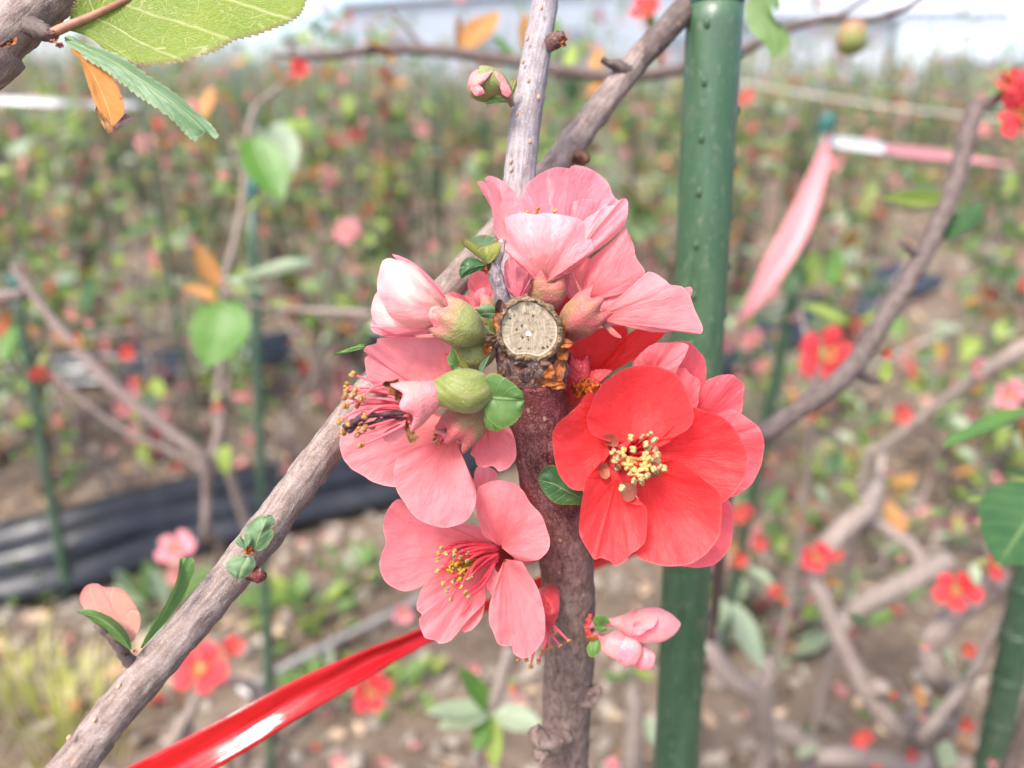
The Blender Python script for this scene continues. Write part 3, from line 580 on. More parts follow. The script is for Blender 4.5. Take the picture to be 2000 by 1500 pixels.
# ---- D: deep red flower whose stub-side heart has dried
D = 174
fe = calyx(quince, [(1108, 800, 180, 12), (1114, 780, 178, 22), (1120, 752, 176, 30), (1124, 728, 174.5, 30), (1126, 712, 174.5, 26), (1127, 704, 175, 12)], CALD, label='deep red flower with dried orange heart behind the stub')
petal(fe, (1150, 735, 3), [(1112, 730, 3), (1100, 704, 2), (1108, 682, 1), (1130, 662, 0), (1160, 645, -.5), (1200, 636, -.8), (1225, 640, -1), (1222, 668, 0), (1196, 708, 2), (1172, 726, 3)], D, DEEP, 1.8, .8)
petal(fe, (1160, 745, 4), [(1150, 715, 2.6), (1190, 690, .8), (1215, 664, -.6), (1250, 640, -1.8), (1297, 648, -2.2), (1280, 671, -1.5), (1245, 699, 0), (1210, 714, 1.6), (1185, 735, 3)], D, DEEP, 1.5, .7)
petal(fe, (1130, 760, 1), [(1108, 750, .5), (1103, 725, -1), (1112, 703, -2), (1128, 700, -2.4), (1142, 710, -2), (1146, 730, -1), (1142, 755, .4)], D, CALD, -2.2, .3, 30, 8, 'sepal')
petal(fe, (1148, 765, 0), [(1144, 745, -.4), (1154, 726, -1.2), (1172, 721, -1.8), (1195, 724, -2), (1184, 736, -1.5), (1174, 756, -.6), (1164, 768, 0)], D, CALD, -1, .3, 24, 8, 'sepal')
def mass():
    rnd = random.Random(5); parts = []
    for k in range(70):
        x, y = 1140+rnd.gauss(0, 13), 755+rnd.gauss(0, 7); v, f = blob_data(P(x, y, 171.3+rnd.uniform(0, 1)+abs(x-1140)*.03), Vector((rnd.uniform(-1, 1), rnd.uniform(-1, 1), 1)), .0008, .00035, 6, 4); parts.append((v, f, 0))
    v, f = blob_data(P(1140, 757, 174), RT, .0030, .0022, 16, 10); parts.append((v, f, 0))
    V, F, mi = join(parts); mk('dried_heart', V, F, ORNM, fe, org=P(1140, 757, 174))
mass()

# ---- E: half-open cream and pink flower on the left
D = 158
ff = calyx(quince, [(964, 664, 163, 9), (950, 660, 161.5, 13), (934, 653, 160, 20), (918, 646, 158.5, 34), (902, 637, 157.6, 42), (886, 628, 157.4, 43), (872, 620, 157.6, 38), (868, 618, 158.4, 18)], CALG, label='half-open cream and pink flower with plump green calyx', ra=.05)
petal(ff, (880, 612, 2), [(872, 588, 2.5), (850, 562, 2.6), (829, 541, 2), (813, 521, 1.6), (795, 512, 1), (773, 507, .5), (755, 506, 0), (745, 515, -1), (741, 532, -2), (736, 554, -3), (738, 573, -3.6), (748, 593, -3.8), (759, 615, -3.6), (777, 629, -3), (798, 638, -2), (820, 641, -1), (845, 640, 0), (868, 632, 1.5)], D, CREAM, -5, .35)
petal(ff, (874, 632, 3), [(800, 570, 4), (742, 568, 3), (729, 586, 2), (725, 604, 1.4), (726, 618, 1), (741, 638, 0), (757, 647, -.4), (779, 653, -.5), (802, 654, -.4), (831, 655, 0), (858, 651, 1.5)], D, CREAM, -3, .35)
petal(ff, (860, 648, 4), [(790, 620, 5), (735, 618, 4.4), (725, 628, 4), (724, 638, 3.6), (730, 649, 3), (748, 656, 2.4), (766, 659, 2.2), (802, 658, 2.4), (835, 660, 3)], D, ROSE, -1.5, .3)
petal(ff, (884, 602, 4), [(830, 560, 5), (800, 530, 5), (767, 499, 4.6), (777, 499, 4.4), (793, 505, 4), (811, 516, 3.6), (831, 532, 3.2), (847, 548, 3), (860, 562, 3), (875, 583, 3.2), (884, 594, 3.6)], D, ROSE, -1.4, .3)
petal(ff, (884, 618, -3), [(884, 596, -2.4), (866, 602, -3), (852, 597, -3.6), (841, 603, -4), (836, 615, -4), (842, 628, -3.6), (852, 642, -2.6), (870, 646, -2.2)], D, CALP, -1.2, .2, 34, 8, 'sepal')
petal(ff, (866, 656, -.4), [(858, 646, -1), (835, 653, -1.4), (811, 655, -1.2), (818, 661, -.8), (834, 663, -.4), (854, 662, 0)], D, CALP, -.6, .1, 24, 6, 'sepal')

# ---- F: lower left pink flower
D = 163
fg = calyx(quince, [(962, 786, 166, 10), (950, 792, 164, 22), (935, 802, 162, 33), (918, 817, 160.6, 41), (904, 832, 160.2, 42), (893, 845, 160.6, 36), (890, 849, 161.4, 16)], CALR, label='wide pink flower hanging behind the spent blossom', ra=.05)
petal(fg, (880, 800, 2), [(800, 790, 2), (740, 762, 1), (718, 735, -.5), (714, 718, -1), (713, 698, -1.4), (726, 691, -1), (710, 686, -2), (716, 676, -2), (735, 670, -2.2), (739, 661, -2.4), (766, 658, -2), (814, 657, -1.4), (853, 658, -.6), (880, 672, 0), (886, 712, .6), (888, 760, 1.6)], D, PINK, 3, .9)
petal(fg, (884, 835, 2), [(850, 800, 2), (800, 782, 2), (745, 778, 1.2), (700, 792, 0), (676, 822, -.8), (664, 858, -1), (667, 890, -1), (684, 914, -.8), (707, 929, -.5), (732, 942, -.2), (772, 951, 0), (806, 936, .6), (850, 890, 1.5)], D, PINK, 2.2, .9)
petal(fg, (886, 852, 1), [(868, 868, 0), (847, 874, -1), (814, 880, -2), (783, 886, -3), (772, 903, -3.6), (770, 925, -3.8), (774, 956, -3.4), (786, 978, -3), (805, 1004, -2.4), (830, 1020, -2), (864, 1030, -1.6), (892, 1026, -1.6), (912, 1015, -1.8), (926, 992, -2), (930, 967, -2), (923, 936, -1.6), (906, 903, -.8), (899, 880, -.2), (898, 856, .6)], D, PINK, -2.0, .7)
petal(fg, (945, 815, 3), [(937, 833, 2), (926, 852, 1), (928, 875, .5), (919, 885, -.4), (927, 894, 0), (931, 908, 0), (945, 913, .4), (962, 911, 1), (976, 920, .6), (996, 911, 1.6), (1008, 894, 2), (1008, 872, 2.5), (1000, 844, 3), (985, 822, 3.4), (965, 808, 3.6)], D+1, PINK2, 1.4, 1.0)
petal(fg, (878, 842, -2.2), [(866, 826, -1.6), (851, 838, -2.6), (847, 846, -3), (862, 850, -3), (876, 866, -3), (884, 858, -2.8), (900, 868, -2.6), (908, 856, -2.2), (900, 842, -2)], D, CALP, -.6, .4, 34, 7, 'sepal')
for x, y in [(848, 858), (852, 866), (858, 864), (850, 850)]: stamen(fg, (872, 846, 0), (x, y, -1), D-1, FILP, ANTHB, .3, .5, .5, .5)

# ---- G: spent flower with fat green ovary
D = 152
fh = calyx(quince, [(862, 767, 152.5, 24), (852, 768, 152.4, 27), (842, 772, 152.2, 30), (830, 778, 152, 36), (816, 784, 151.8, 42), (804, 789, 151.6, 47), (797, 792, 151.5, 50)], CALP, label='spent flower with bare stamens and swollen green ovary', ra=.03, lobe=1.6)
tube('ovary', [(962, 770, 155, 8), (950, 768, 154, 22), (941, 766, 153.4, 35), (924, 764, 152.8, 43), (902, 763, 152.5, 44), (880, 764, 152.4, 39), (864, 766, 152.4, 31), (852, 768, 152.5, 25)], OVAR, fh, n=40, sides=40, amp=.00015, nscale=.3, ridges=5, ridge_amp=.02)
for k, (cx, cy) in enumerate([(175, 395), (135, 475), (135, 512), (180, 545), (122, 552), (125, 615), (210, 612), (250, 680), (262, 690), (85, 720), (130, 780), (110, 800), (215, 768), (260, 770), (230, 892), (208, 820), (312, 760), (200, 510), (240, 560), (150, 740)]):
    x, y = 640+cx/3.571, 620+cy/3.571; a = -1.3+2.6*(k/19.0)
    by = 790+(y-795)*.45
    stamen(fh, (800+6*math.cos(k), by, 0.5+1.5*math.sin(k*2.1)), (x, y, -1.5+2.0*math.sin(k*1.3)), D, FILP, ANTHB, .33, 1.4, .8, .75, k)
tube('style', [(792, 806, 151.5, 5), (750, 808, 150.5, 5), (715, 812, 150, 6), (690, 826, 150, 8), (672, 836, 150, 6)], DRYD, fh, n=24, sides=8, amp=.0005, nscale=1.0)
tube('style', [(792, 814, 152, 4), (748, 820, 151.5, 4), (705, 832, 151, 5), (678, 842, 150.5, 7)], DRYD, fh, n=24, sides=8, amp=.0005, nscale=1.0)
for k, (b, o) in enumerate([((770, 757, -2), [(772, 770, -2), (758, 760, -3), (747, 752, -3.4), (752, 745, -3), (768, 743, -2.6), (779, 740, -2), (780, 748, -1.6), (790, 758, -1.2), (778, 758, -1.8)]),
                            ((780, 785, -2), [(772, 782, -2), (770, 768, -2.6), (776, 760, -2.6), (780, 772, -2), (786, 780, -1.8)]),
                            ((790, 792, -3), [(782, 792, -3.6), (780, 776, -3.4), (790, 774, -3), (798, 784, -2.8), (795, 800, -2.6), (786, 804, -3)]),
                            ((800, 835, -2), [(794, 815, -2.6), (790, 838, -2.6), (795, 852, -3), (802, 866, -3), (812, 862, -2.6), (819, 853, -2.6), (812, 854, -2), (804, 842, -1.8)])]):
    petal(fh, b, o, D, DRY, .6, 1.0, 30, 6, 'dried_sepal', seed=k+.3)
petal(fh, (795, 828, 0), [(778, 828, 0), (758, 838, .5), (748, 850, .6), (752, 862, .4), (765, 868, 0), (778, 862, 0), (790, 850, 0), (798, 842, 0)], D+3, CALP, .8, .3, 30, 8, 'petal')

# ---- H: lower pink flower facing left
D = 171
fi = calyx(quince, [(1060, 1080, 190, 10), (1035, 1082, 188, 18), (1010, 1083, 185, 28), (992, 1084, 182, 34), (980, 1085, 179, 34)], CALP, label='salmon pink flower with long red stamens below the others')
petal(fi, (968, 1070, 3), [(935, 1028, 2), (888, 1018, 1), (838, 1010, 0), (798, 990, -1), (785, 976, -2), (773, 977, -2.6), (759, 992, -3), (751, 1012, -3), (748, 1034, -2.6), (752, 1060, -2.4), (742, 1090, -3), (741, 1107, -3), (747, 1127, -2.6), (762, 1144, -2), (790, 1155, -1.4), (815, 1149, -.8), (838, 1135, 0), (856, 1115, .6), (916, 1085, 2)], D, PINK2, 3.2, .8)
petal(fi, (978, 1068, 2), [(962, 1056, 1.4), (944, 1046, .2), (936, 1020, -1), (930, 995, -2), (933, 956, -3), (952, 943, -3.2), (978, 939, -3), (1003, 943, -2.4), (1022, 959, -2), (1036, 984, -1.6), (1056, 1006, -1.4), (1070, 1040, -1.8), (1073, 1068, -2.2), (1056, 1090, -2), (1036, 1096, -1.4), (1011, 1093, 0), (992, 1080, 1.2)], D, PINK2, -2.2, .7)
petal(fi, (950, 1045, 4), [(930, 1000, 3), (926, 950, 2), (927, 922, 2), (936, 908, 2), (950, 911, 2), (966, 917, 2.4), (971, 936, 2.8), (965, 980, 3.4)], D+2, PALE, 1, .5)
petal(fi, (958, 1098, 3), [(920, 1105, 1.6), (858, 1116, -.4), (826, 1147, -1.6), (815, 1174, -2), (814, 1191, -2.4), (824, 1200, -2), (818, 1211, -2.6), (824, 1233, -2), (832, 1247, -2.4), (849, 1251, -1.6), (860, 1257, -1.8), (877, 1253, -1.2), (891, 1240, -1), (901, 1226, -.5), (918, 1206, .2), (937, 1187, .6), (948, 1172, 1), (949, 1152, 1.6), (952, 1130, 2)], D, PINK2, 2.2, .8)
petal(fi, (945, 1150, 3), [(915, 1185, 2), (890, 1218, 1.6), (905, 1234, 1), (915, 1233, 1), (928, 1224, 1), (941, 1205, 1.2), (947, 1183, 1.6)], D, PINK, 1, .4, 30, 10)
petal(fi, (986, 1092, 2), [(975, 1107, 1.4), (1003, 1107, .2), (1014, 1096, -1), (1022, 1102, -1.4), (1031, 1118, -1.6), (1045, 1138, -1.6), (1056, 1166, -1.2), (1064, 1202, -.8), (1064, 1242, -.6), (1053, 1264, -.8), (1034, 1281, -1), (1020, 1284, -1.2), (1003, 1276, -1.6), (1000, 1262, -.4), (984, 1262, -1), (972, 1256, -1.6), (964, 1236, -2), (955, 1214, -2.2), (957, 1177, -1.8), (970, 1152, -1), (971, 1124, .2)][1:], D, PINK2, -1.8, .8)
petal(fi, (975, 1120, 2), [(960, 1110, 1.4), (948, 1128, .6), (952, 1150, .4), (962, 1163, .6), (970, 1150, 1), (975, 1128, 1.6)], D+1, CALP, -.3, .2, 24, 8, 'sepal')
for k, (cx, cy) in enumerate([(510, 605), (485, 645), (535, 650), (477, 695), (520, 745), (480, 770), (597, 660), (640, 620), (640, 675), (690, 645), (685, 700), (700, 770), (520, 855), (543, 905), (585, 880), (575, 965), (645, 880), (675, 920), (695, 945), (695, 825), (715, 805), (585, 845), (598, 630)]):
    x, y = 720+cx/3.571, 900+cy/3.571
    stamen(fi, (970+3*math.sin(k), 1078+(y-1110)*.28, 3), (x, y, -5+2.5*math.sin(k*1.9)), D, FILP2, ANTHG, .40, 1.6, .56, .54, k)
for k, (cx, cy) in enumerate([(600, 715), (650, 770), (570, 760), (625, 830)]):
    stigma(fi, (720+cx/3.571, 900+cy/3.571, -4), D, STIGY, 1.0, k, root=(968, 1086, 3))

# ---- J: another spent flower, hanging behind H
fj = calyx(quince, [(1085, 1130, 190, 10), (1078, 1150, 186, 16), (1072, 1175, 183, 22), (1068, 1196, 181, 24), (1064, 1204, 181, 20)], CALD, label='spent dark pink flower hanging against the lower trunk')
petal(fj, (1072, 1190, -1), [(1056, 1170, 0), (1060, 1205, -1), (1075, 1206, -1.5), (1088, 1196, -1.6), (1083, 1180, -1.2), (1074, 1166, -.4)], 180, CALD, -1, .4, 24, 8, 'sepal')
for k, (cx, cy) in enumerate([(1395, 1255), (1335, 1290), (1270, 1295), (1250, 1300), (1215, 1335), (1185, 1400), (1130, 1435), (1100, 1385), (1045, 1385), (1300, 1200)]):
    stamen(fj, (1062+k*.3, 1200, 0), (720+cx/3.571, 900+cy/3.571, -1+math.sin(k)), 181, FILP, ANTHB, .38, 1.0, .65, .6, k)

# ---- L: pink flower behind the stub
D = 177
fl = calyx(quince, [(985, 660, 176, 12), (975, 640, 175.5, 28), (962, 618, 175, 36), (950, 600, 175.5, 34), (946, 594, 176.5, 18)], CALG, label='pink flower tucked behind the small spur')
petal(fl, (955, 600, 1), [(925, 595, 0), (914, 560, -1), (916, 545, -1.4), (924, 534, -1.4), (938, 529, -1.2), (955, 536, -1), (966, 550, -.6), (972, 575, 0)], D, PINK2, 2.2, .6)
petal(fl, (950, 606, -1), [(930, 600, -2), (924, 582, -3), (932, 568, -3.4), (946, 562, -3.4), (958, 572, -3), (962, 590, -2)], D, ROSE, -1, .5)
petal(fl, (950, 640, 3), [(905, 630, 3), (880, 600, 2.4), (872, 575, 2), (888, 571, 2), (905, 577, 2), (920, 580, 2), (940, 600, 2)], D, PINK2, 1, .6)
# green bud behind E and G
bud = calyx(quince, [(962, 690, 165, 10), (950, 690, 164, 24), (930, 692, 163.4, 33), (908, 698, 163.4, 32), (890, 706, 164, 22), (880, 712, 164.5, 8)], CALG, name='flower_bud', label='green and pink bud under the cream flower', ra=.04)
petal(bud, (900, 705, 1), [(885, 690, 1), (868, 690, .5), (862, 705, 0), (868, 722, .4), (884, 728, 1)], 163.5, PINK2, -.8, .3, 24, 8, 'petal')

# ---- buds lower right of the trunk
b1 = calyx(quince, [(1150, 1222, 188, 5), (1170, 1218, 186, 6), (1196, 1215, 185, 8), (1214, 1216, 184.5, 15), (1232, 1218, 184, 25), (1246, 1219, 184, 29)], CALP, name='flower_bud', label='closed pink bud pointing towards the stake', ra=.02)
tube('petal', [(1236, 1218, 184, 22), (1252, 1219, 184, 31), (1272, 1220, 184, 34), (1295, 1220, 184, 30), (1315, 1219, 184, 19), (1329, 1218, 184, 3)], BUDP, b1, n=30, sides=28, amp=.0002, nscale=.3, ridges=3, ridge_amp=.03)
petal(b1, (1236, 1222, -4), [(1240, 1200, -4), (1262, 1196, -5), (1285, 1206, -6), (1276, 1224, -6.4), (1262, 1232, -6), (1250, 1240, -5.4), (1238, 1240, -4.6)], 184, CALP, -.4, .2, 24, 8, 'sepal')
b2 = calyx(quince, [(1160, 1238, 188, 5), (1176, 1246, 186, 8), (1188, 1254, 185, 22), (1202, 1260, 184.6, 27), (1214, 1264, 184.6, 27)], CALP, name='flower_bud', label='round pink bud below the pointed bud', ra=.03)
tube('petal', [(1204, 1261, 184.4, 20), (1216, 1266, 184, 27), (1232, 1272, 184, 28), (1245, 1278, 184, 20), (1250, 1280, 184, 4)], BUDP, b2, n=24, sides=24, amp=.0003, nscale=.3, ridges=4, ridge_amp=.05)
tube('petal', [(1232, 1282, 187, 12), (1250, 1284, 187, 23), (1264, 1283, 187, 23), (1274, 1280, 187, 13), (1279, 1278, 187, 3)], BUDP, b2, n=24, sides=24, amp=.0003, nscale=.3)
# ---- bud on the upright cane
b3 = calyx(quince, [(1001, 205, 178, 6), (996, 196, 177, 8), (990, 186, 176, 11), (980, 172, 175, 18), (966, 164, 174, 27), (950, 164, 174, 33), (934, 165, 174, 31), (922, 162, 174, 20), (916, 159, 174, 5)], CALG, name='flower_bud', label='plump pink and green bud on the upright cane', ra=.03)
petal(b3, (940, 168, -4.4), [(948, 182, -4.2), (930, 188, -3.4), (917, 172, -1.6), (915, 155, -1.6), (928, 138, -2), (948, 134, -2.6), (962, 140, -3.4), (940, 150, -4.8), (932, 158, -4.6)], 174, CALP, -.9, .2, 40, 8, 'sepal')
petal(b3, (975, 166, -2.6), [(962, 150, -3), (968, 138, -3), (980, 146, -2.2), (990, 160, -1.6), (998, 180, -1.4), (992, 190, -1.4), (980, 182, -2)], 174, CALP, -.5, .2, 24, 8, 'sepal')

# ---- small leaves of the quince
def lf(o, base, D, mat, bulge=-.8, ruf=.4, label=None): return petal(quince, base, o, D, mat, bulge, ruf, 40, 8, 'leaf', jit=.8, label=label)
leaf(quince, [(948, 776, 1), (970, 778, .2), (1000, 780, 0), (1024, 781, .6)], [(947, 774, 1), (944, 752, 0), (950, 736, -1.2), (962, 730, -1.6), (978, 734, -1.6), (996, 745, -1.2), (1014, 760, -.6), (1022, 770, 0), (1024, 780, .6)], [(947, 779, 1), (946, 800, .8), (954, 818, .8), (966, 830, .8), (981, 837, .8), (998, 830, .8), (1012, 818, .8), (1022, 800, .6), (1024, 783, .6)], 151.5, GREEN, teeth=30, ta=1.6, sag=-1.2, label='round fresh green leaf beside the swollen ovary')
lf([(944, 818), (952, 838), (968, 842), (980, 838), (965, 826)], (950, 800), 153.5, GREEN)
lf([(902, 719, 0), (884, 722, -.4), (875, 708, -.8), (874, 698, -1), (879, 688, -.6), (885, 680, 0), (889, 702, 1)], (897, 716, 1), 156, GREEN, -.4)
lf([(904, 718, 1), (889, 701, 1.4), (885, 680, .4), (897, 692, -.6), (910, 708, -.6), (917, 721, 0)], (908, 721, 1), 156, OLIVE, .4)
lf([(938, 734, 0), (936, 718, -.3), (942, 706, -.3), (954, 696, 0), (957, 694, 0), (953, 705, .4), (944, 720, .4)], (939, 732, 0), 157.5, SILV, .1, .1)
lf([(968, 600, 0), (951, 594, -.6), (937, 598, -.6), (926, 606, 0), (935, 615, .4), (946, 621, .6), (964, 626, .6)], (970, 612, .4), 161.5, SILV)
lf([(962, 658, 0), (946, 650, .4), (932, 640, 0), (936, 633, -.4), (944, 634, -.6), (956, 640, -.6), (967, 653, 0)], (965, 660, 0), 162.5, GREEN)
lf([(946, 512, 1), (928, 497, .4), (914, 487, 0), (904, 478, -.4), (901, 473, -1), (910, 467, -1.4), (928, 476, -.4), (948, 481, 1), (966, 474, -.4), (980, 474, -1), (977, 492, -.4), (968, 505, .2), (958, 513, 1)], (952, 516, 1.4), 161.5, OLIVE, -.6, .3)
lf([(930, 480, 1), (917, 470, .6), (926, 462, .4), (944, 458, .4), (962, 462, .6), (970, 472, 1), (958, 480, 1)], (948, 500, 1), 163.4, SILV, .4, .2)
leaf(quince, [(948, 518, .6), (930, 520, -.4), (912, 530, -.6), (901, 545, .4)], [(948, 516, .6), (930, 505, 0), (914, 503, -.4), (902, 513, -.4), (897, 530, 0), (901, 545, .4)], [(948, 519, .6), (938, 526, .4), (925, 532, .2), (912, 538, .2), (904, 543, .3), (901, 545, .4)], 160.8, DARKL, teeth=12, ta=.8)
leaf(quince, [(712, 676, 0), (690, 681, 0), (670, 688, 0), (650, 692, 0)], [(714, 672, 0), (695, 674, 0), (670, 682, 0), (650, 690, 0)], [(714, 680, 0), (695, 684, 0), (672, 690, 0), (652, 693, 0)], 168, GREEN, teeth=8, ta=.5)
leaf(quince, [(1140, 975, 0), (1110, 960, -.6), (1080, 944, -1), (1052, 938, -.6)], [(1140, 962, 0), (1112, 938, -1), (1085, 910, -1.6), (1064, 914, -1.6), (1050, 932, -.8)], [(1140, 985, .4), (1112, 985, .2), (1088, 983, 0), (1068, 968, -.4), (1052, 944, -.6)], 166.5, DARKL, teeth=14, ta=1.5, label='small dark leaf half hidden under the red flower')
lf([(1192, 1216, 0), (1186, 1203, -.6), (1172, 1200, -1), (1160, 1208, -.6), (1160, 1224, 0), (1172, 1236, .4), (1186, 1230, .2)], (1178, 1222, .4), 183, GREEN, -.8)
lf([(1152, 1252, 0), (1146, 1268, -.4), (1152, 1282, -.6), (1166, 1280, -.6), (1174, 1262, -.4), (1168, 1244, 0)], (1160, 1246, .6), 184, GREEN, -.8)
lf([(1144, 1250, 0), (1150, 1242, -.3), (1166, 1240, -.5), (1168, 1248, -.3)], (1154, 1252, .2), 183.5, FLAKE, -.2)
for k, (x, y) in enumerate([(1152, 1208), (1146, 1226), (1150, 1240), (1148, 1216)]): flake(trunk, x, y, 187.5, 7, 9, CALD, 120+k, 'bud_scale')
lf([(948, 204, 0), (955, 194, -.3), (968, 188, -.5), (984, 192, -.3), (996, 203, 0)], (985, 200, 0), 174, GREEN, -.3)
lf([(990, 178, 0), (992, 164, -.3), (1004, 156, -.3), (1010, 160, 0), (1006, 178, .2)], (998, 188, 0), 176, OLIVE, -.3)
# knobbly spurs low on the trunk
tube('spur', [(1100, 1440, 205, 20), (1075, 1450, 201, 22), (1055, 1440, 199, 18), (1044, 1428, 198, 14), (1040, 1424, 198, 5)], BARK_L, quince, n=24, sides=18, amp=.0012, nscale=.45, seed=12)
tube('spur', [(1060, 1452, 200, 14), (1056, 1470, 199, 15), (1058, 1482, 199, 9)], BARK_L, quince, n=18, sides=16, amp=.001, nscale=.5, seed=13)
tube('spur', [(1125, 1370, 205, 18), (1148, 1362, 203, 17), (1162, 1352, 202, 14), (1172, 1346, 202, 9), (1176, 1344, 202, 3)], BARK_L, quince, n=24, sides=18, amp=.0011, nscale=.45, seed=14)
# ================================================================== SLANTING CANE BEHIND THE CLUSTER
c0 = Vector((-.30, -.14, 0))
slant = empty('quince_bush', c0, 'bare slanting quince cane crossing behind the flower cluster', 'shrub')
cane = tube('cane', [(1500, -200, 232, 24), (1340, 12, 219, 25), (1250, 112, 214, 25), (1160, 224, 208, 27), (1080, 330, 202, 28), (960, 470, 193, 29), (880, 560, 187, 30), (760, 716, 178, 31), (655, 852, 170, 33), (590, 940, 165, 34), (500, 1062, 160, 37), (412, 1172, 156, 36), (310, 1292, 152, 37), (215, 1402, 149, 38), (125, 1518, 146, 39), (10, 1650, 143, 40)],
            [BARK_C, BARK_D], slant, n=220, sides=40, amp=.00042, nscale=.30, seed=21, extra=[(Vector((-.235, -.055, .33)), .0050), (Vector((-.285, -.12, .15)), .0060), (c0+Vector((0, 0, -.02)), .009)])
for p in cane.data.polygons:
    w = p.center+WO[cane.name]; q = (w-CAM); d = q.dot(FW)
    if d > .17 and (1000+FPX*q.x/d)+30*noise.noise(p.center*80) > 1255: p.material_index = 1
LENT = bpy.data.materials['lenticel']
for k, (x, y) in enumerate([(560, 975), (600, 930), (618, 915), (640, 905), (575, 1005), (606, 965), (300, 1275), (284, 1295), (232, 1340), (185, 1405), (330, 1250), (405, 1160), (550, 1010), (135, 1440)]):
    A = P(x, y, 170-(655-x)*.045-3.4); v, f = blob_data(A, Vector((.5, .5, .5)), .0006, .0004, 8, 6); mk('lenticel', v, f, LENT, cane, org=A)
tube('thorn', [(262, 1300, 151, 14), (242, 1278, 149, 11), (226, 1256, 147.5, 8), (205, 1236, 146.5, 6), (184, 1220, 146, 2.5)], BARK_D, slant, n=26, sides=14, amp=.0003, nscale=.8)
tube('spur', [(478, 1108, 157, 14), (492, 1120, 154, 15), (506, 1124, 152.5, 13), (515, 1122, 152, 9)], BARK_T, slant, n=18, sides=16, amp=.0006, nscale=.8)
tube('spur', [(1225, 140, 210, 14), (1205, 128, 208, 12), (1186, 122, 207, 8), (1176, 114, 206.5, 6)], BARK_D, slant, n=18, sides=14, amp=.0004, nscale=.6)
tube('spur', [(1118, 300, 203, 10), (1132, 306, 201, 13), (1144, 310, 200, 12), (1152, 314, 200, 5)], FLAKE2, slant, n=14, sides=12, amp=.0009, nscale=.8)
def sl(o, base, D, mat, bulge=-.8, ruf=.3, label=None): return petal(slant, base, o, D, mat, bulge, ruf, 44, 9, 'leaf', jit=.8, label=label)
leaf(slant, [(497, 1078, 0), (505, 1052, -.6), (514, 1030, -.8), (520, 1010, -.4)], [(493, 1078, 0), (486, 1062, -.3), (476, 1042, -.6), (484, 1026, -.6), (500, 1012, -.5), (516, 1005, -.4)], [(500, 1077, 0), (518, 1070, .4), (532, 1050, .4), (533, 1038, .4), (527, 1030, .4), (537, 1022, .4), (531, 1008, -.2), (522, 1006, -.4)], 153, SILV, teeth=9, ta=1.5)
leaf(slant, [(484, 1086, 0), (474, 1104, -.8), (468, 1120, -.8), (465, 1130, -.4)], [(478, 1085, 0), (456, 1087, -.4), (442, 1100, -.5), (446, 1116, -.5), (456, 1126, -.5), (465, 1130, -.4)], [(488, 1086, 0), (497, 1094, .2), (498, 1106, .2), (490, 1120, .2), (478, 1128, 0), (466, 1130, -.4)], 151.5, SILV, teeth=7, ta=.8, sag=-1)
sl([(476, 1070), (464, 1066, -.3), (460, 1055, -.5), (468, 1046, -.4), (476, 1054, .3), (484, 1045, -.4), (491, 1053, -.4), (488, 1066, 0)], (480, 1074), 152, SILV, -.3)
for k, (x, y) in enumerate([(482, 1078), (490, 1076), (486, 1072)]): flake(cane, x, y, 152, 6, 7, FLAKE, 150+k, 'bud_scale')
leaf(slant, [(276, 1266, 1), (312, 1212, 0), (338, 1160, -.6), (352, 1118, -.4), (362, 1090, .4)], [(274, 1266, 1), (300, 1214, -.6), (330, 1170, -1.6), (346, 1128, -1.6), (350, 1105, -1), (352, 1090, 0)], [(278, 1266, 1), (322, 1216, 1), (352, 1176, 1), (374, 1130, 1), (380, 1104, .8), (375, 1088, .6)], 149, GREEN, teeth=18, ta=1.4, label='narrow upright green leaf beside the thorn')
sl([(250, 1252, 0), (212, 1236, .4), (176, 1200, .4), (160, 1184, 0), (156, 1164, -.4), (168, 1144, -.8), (188, 1139, -.6), (204, 1147, 0), (228, 1148, -.4), (252, 1164, -.8), (272, 1196, -.6), (274, 1220, -.3), (264, 1246, 0)], (257, 1256, 0), 150, PNKL, 1.0, .4, 'pinkish faded leaf above the thorn')
leaf(slant, [(256, 1268, 0), (236, 1240, -1.4), (200, 1212, -2), (150, 1195, -.6)], [(258, 1268, 0), (250, 1240, .6), (226, 1212, .6), (196, 1196, .4), (170, 1190, .2), (150, 1194, -.4)], [(252, 1268, 0), (220, 1244, .2), (190, 1222, .2), (168, 1203, .2), (150, 1196, -.4)], 146.5, GREEN, teeth=8, ta=1.5, label='curled green leaf under the pinkish one')
flake(cane, 250, 1278, 148, 5, 6, DRYD, 160, 'bud_scale'); flake(cane, 264, 1272, 148, 5, 4, CALP, 161, 'bud_scale')

# ================================================================== BRANCH WITH THE BIG LEAF (top left)
bt = empty('quince_bush', (-.34, .02, 0), 'quince branch with big serrated leaf and shrivelled orange leaf', 'shrub')
bc = tube('cane', [(330, -210, 172, 34), (200, -95, 167, 38), (105, -12, 163, 41), (50, 36, 161, 44), (-20, 98, 159, 46), (-120, 190, 157, 48)], BARK_C, bt, n=90, sides=36, amp=.0004, nscale=.35, seed=31, extra=[(Vector((-.22, .10, .52)), .0055), (Vector((-.30, .05, .32)), .006), (Vector((-.34, .02, -.02)), .008)])
tube('spur', [(62, 50, 158, 20), (84, 64, 156, 16), (100, 68, 155, 12), (108, 68, 155, 9)], BARK_D, bt, n=16, sides=16, amp=.0006, nscale=.6)
for k, (x, y) in enumerate([(98, 62), (108, 74), (118, 88), (104, 80)]): flake(bc, x, y, 154.5, 9, 6, CALR, 170+k, 'bud_scale')
flake(bc, 10, 88, 154.5, 14, 12, FLAKE2, 180); flake(bc, 26, 80, 154.5, 9, 9, FLAKE, 181)
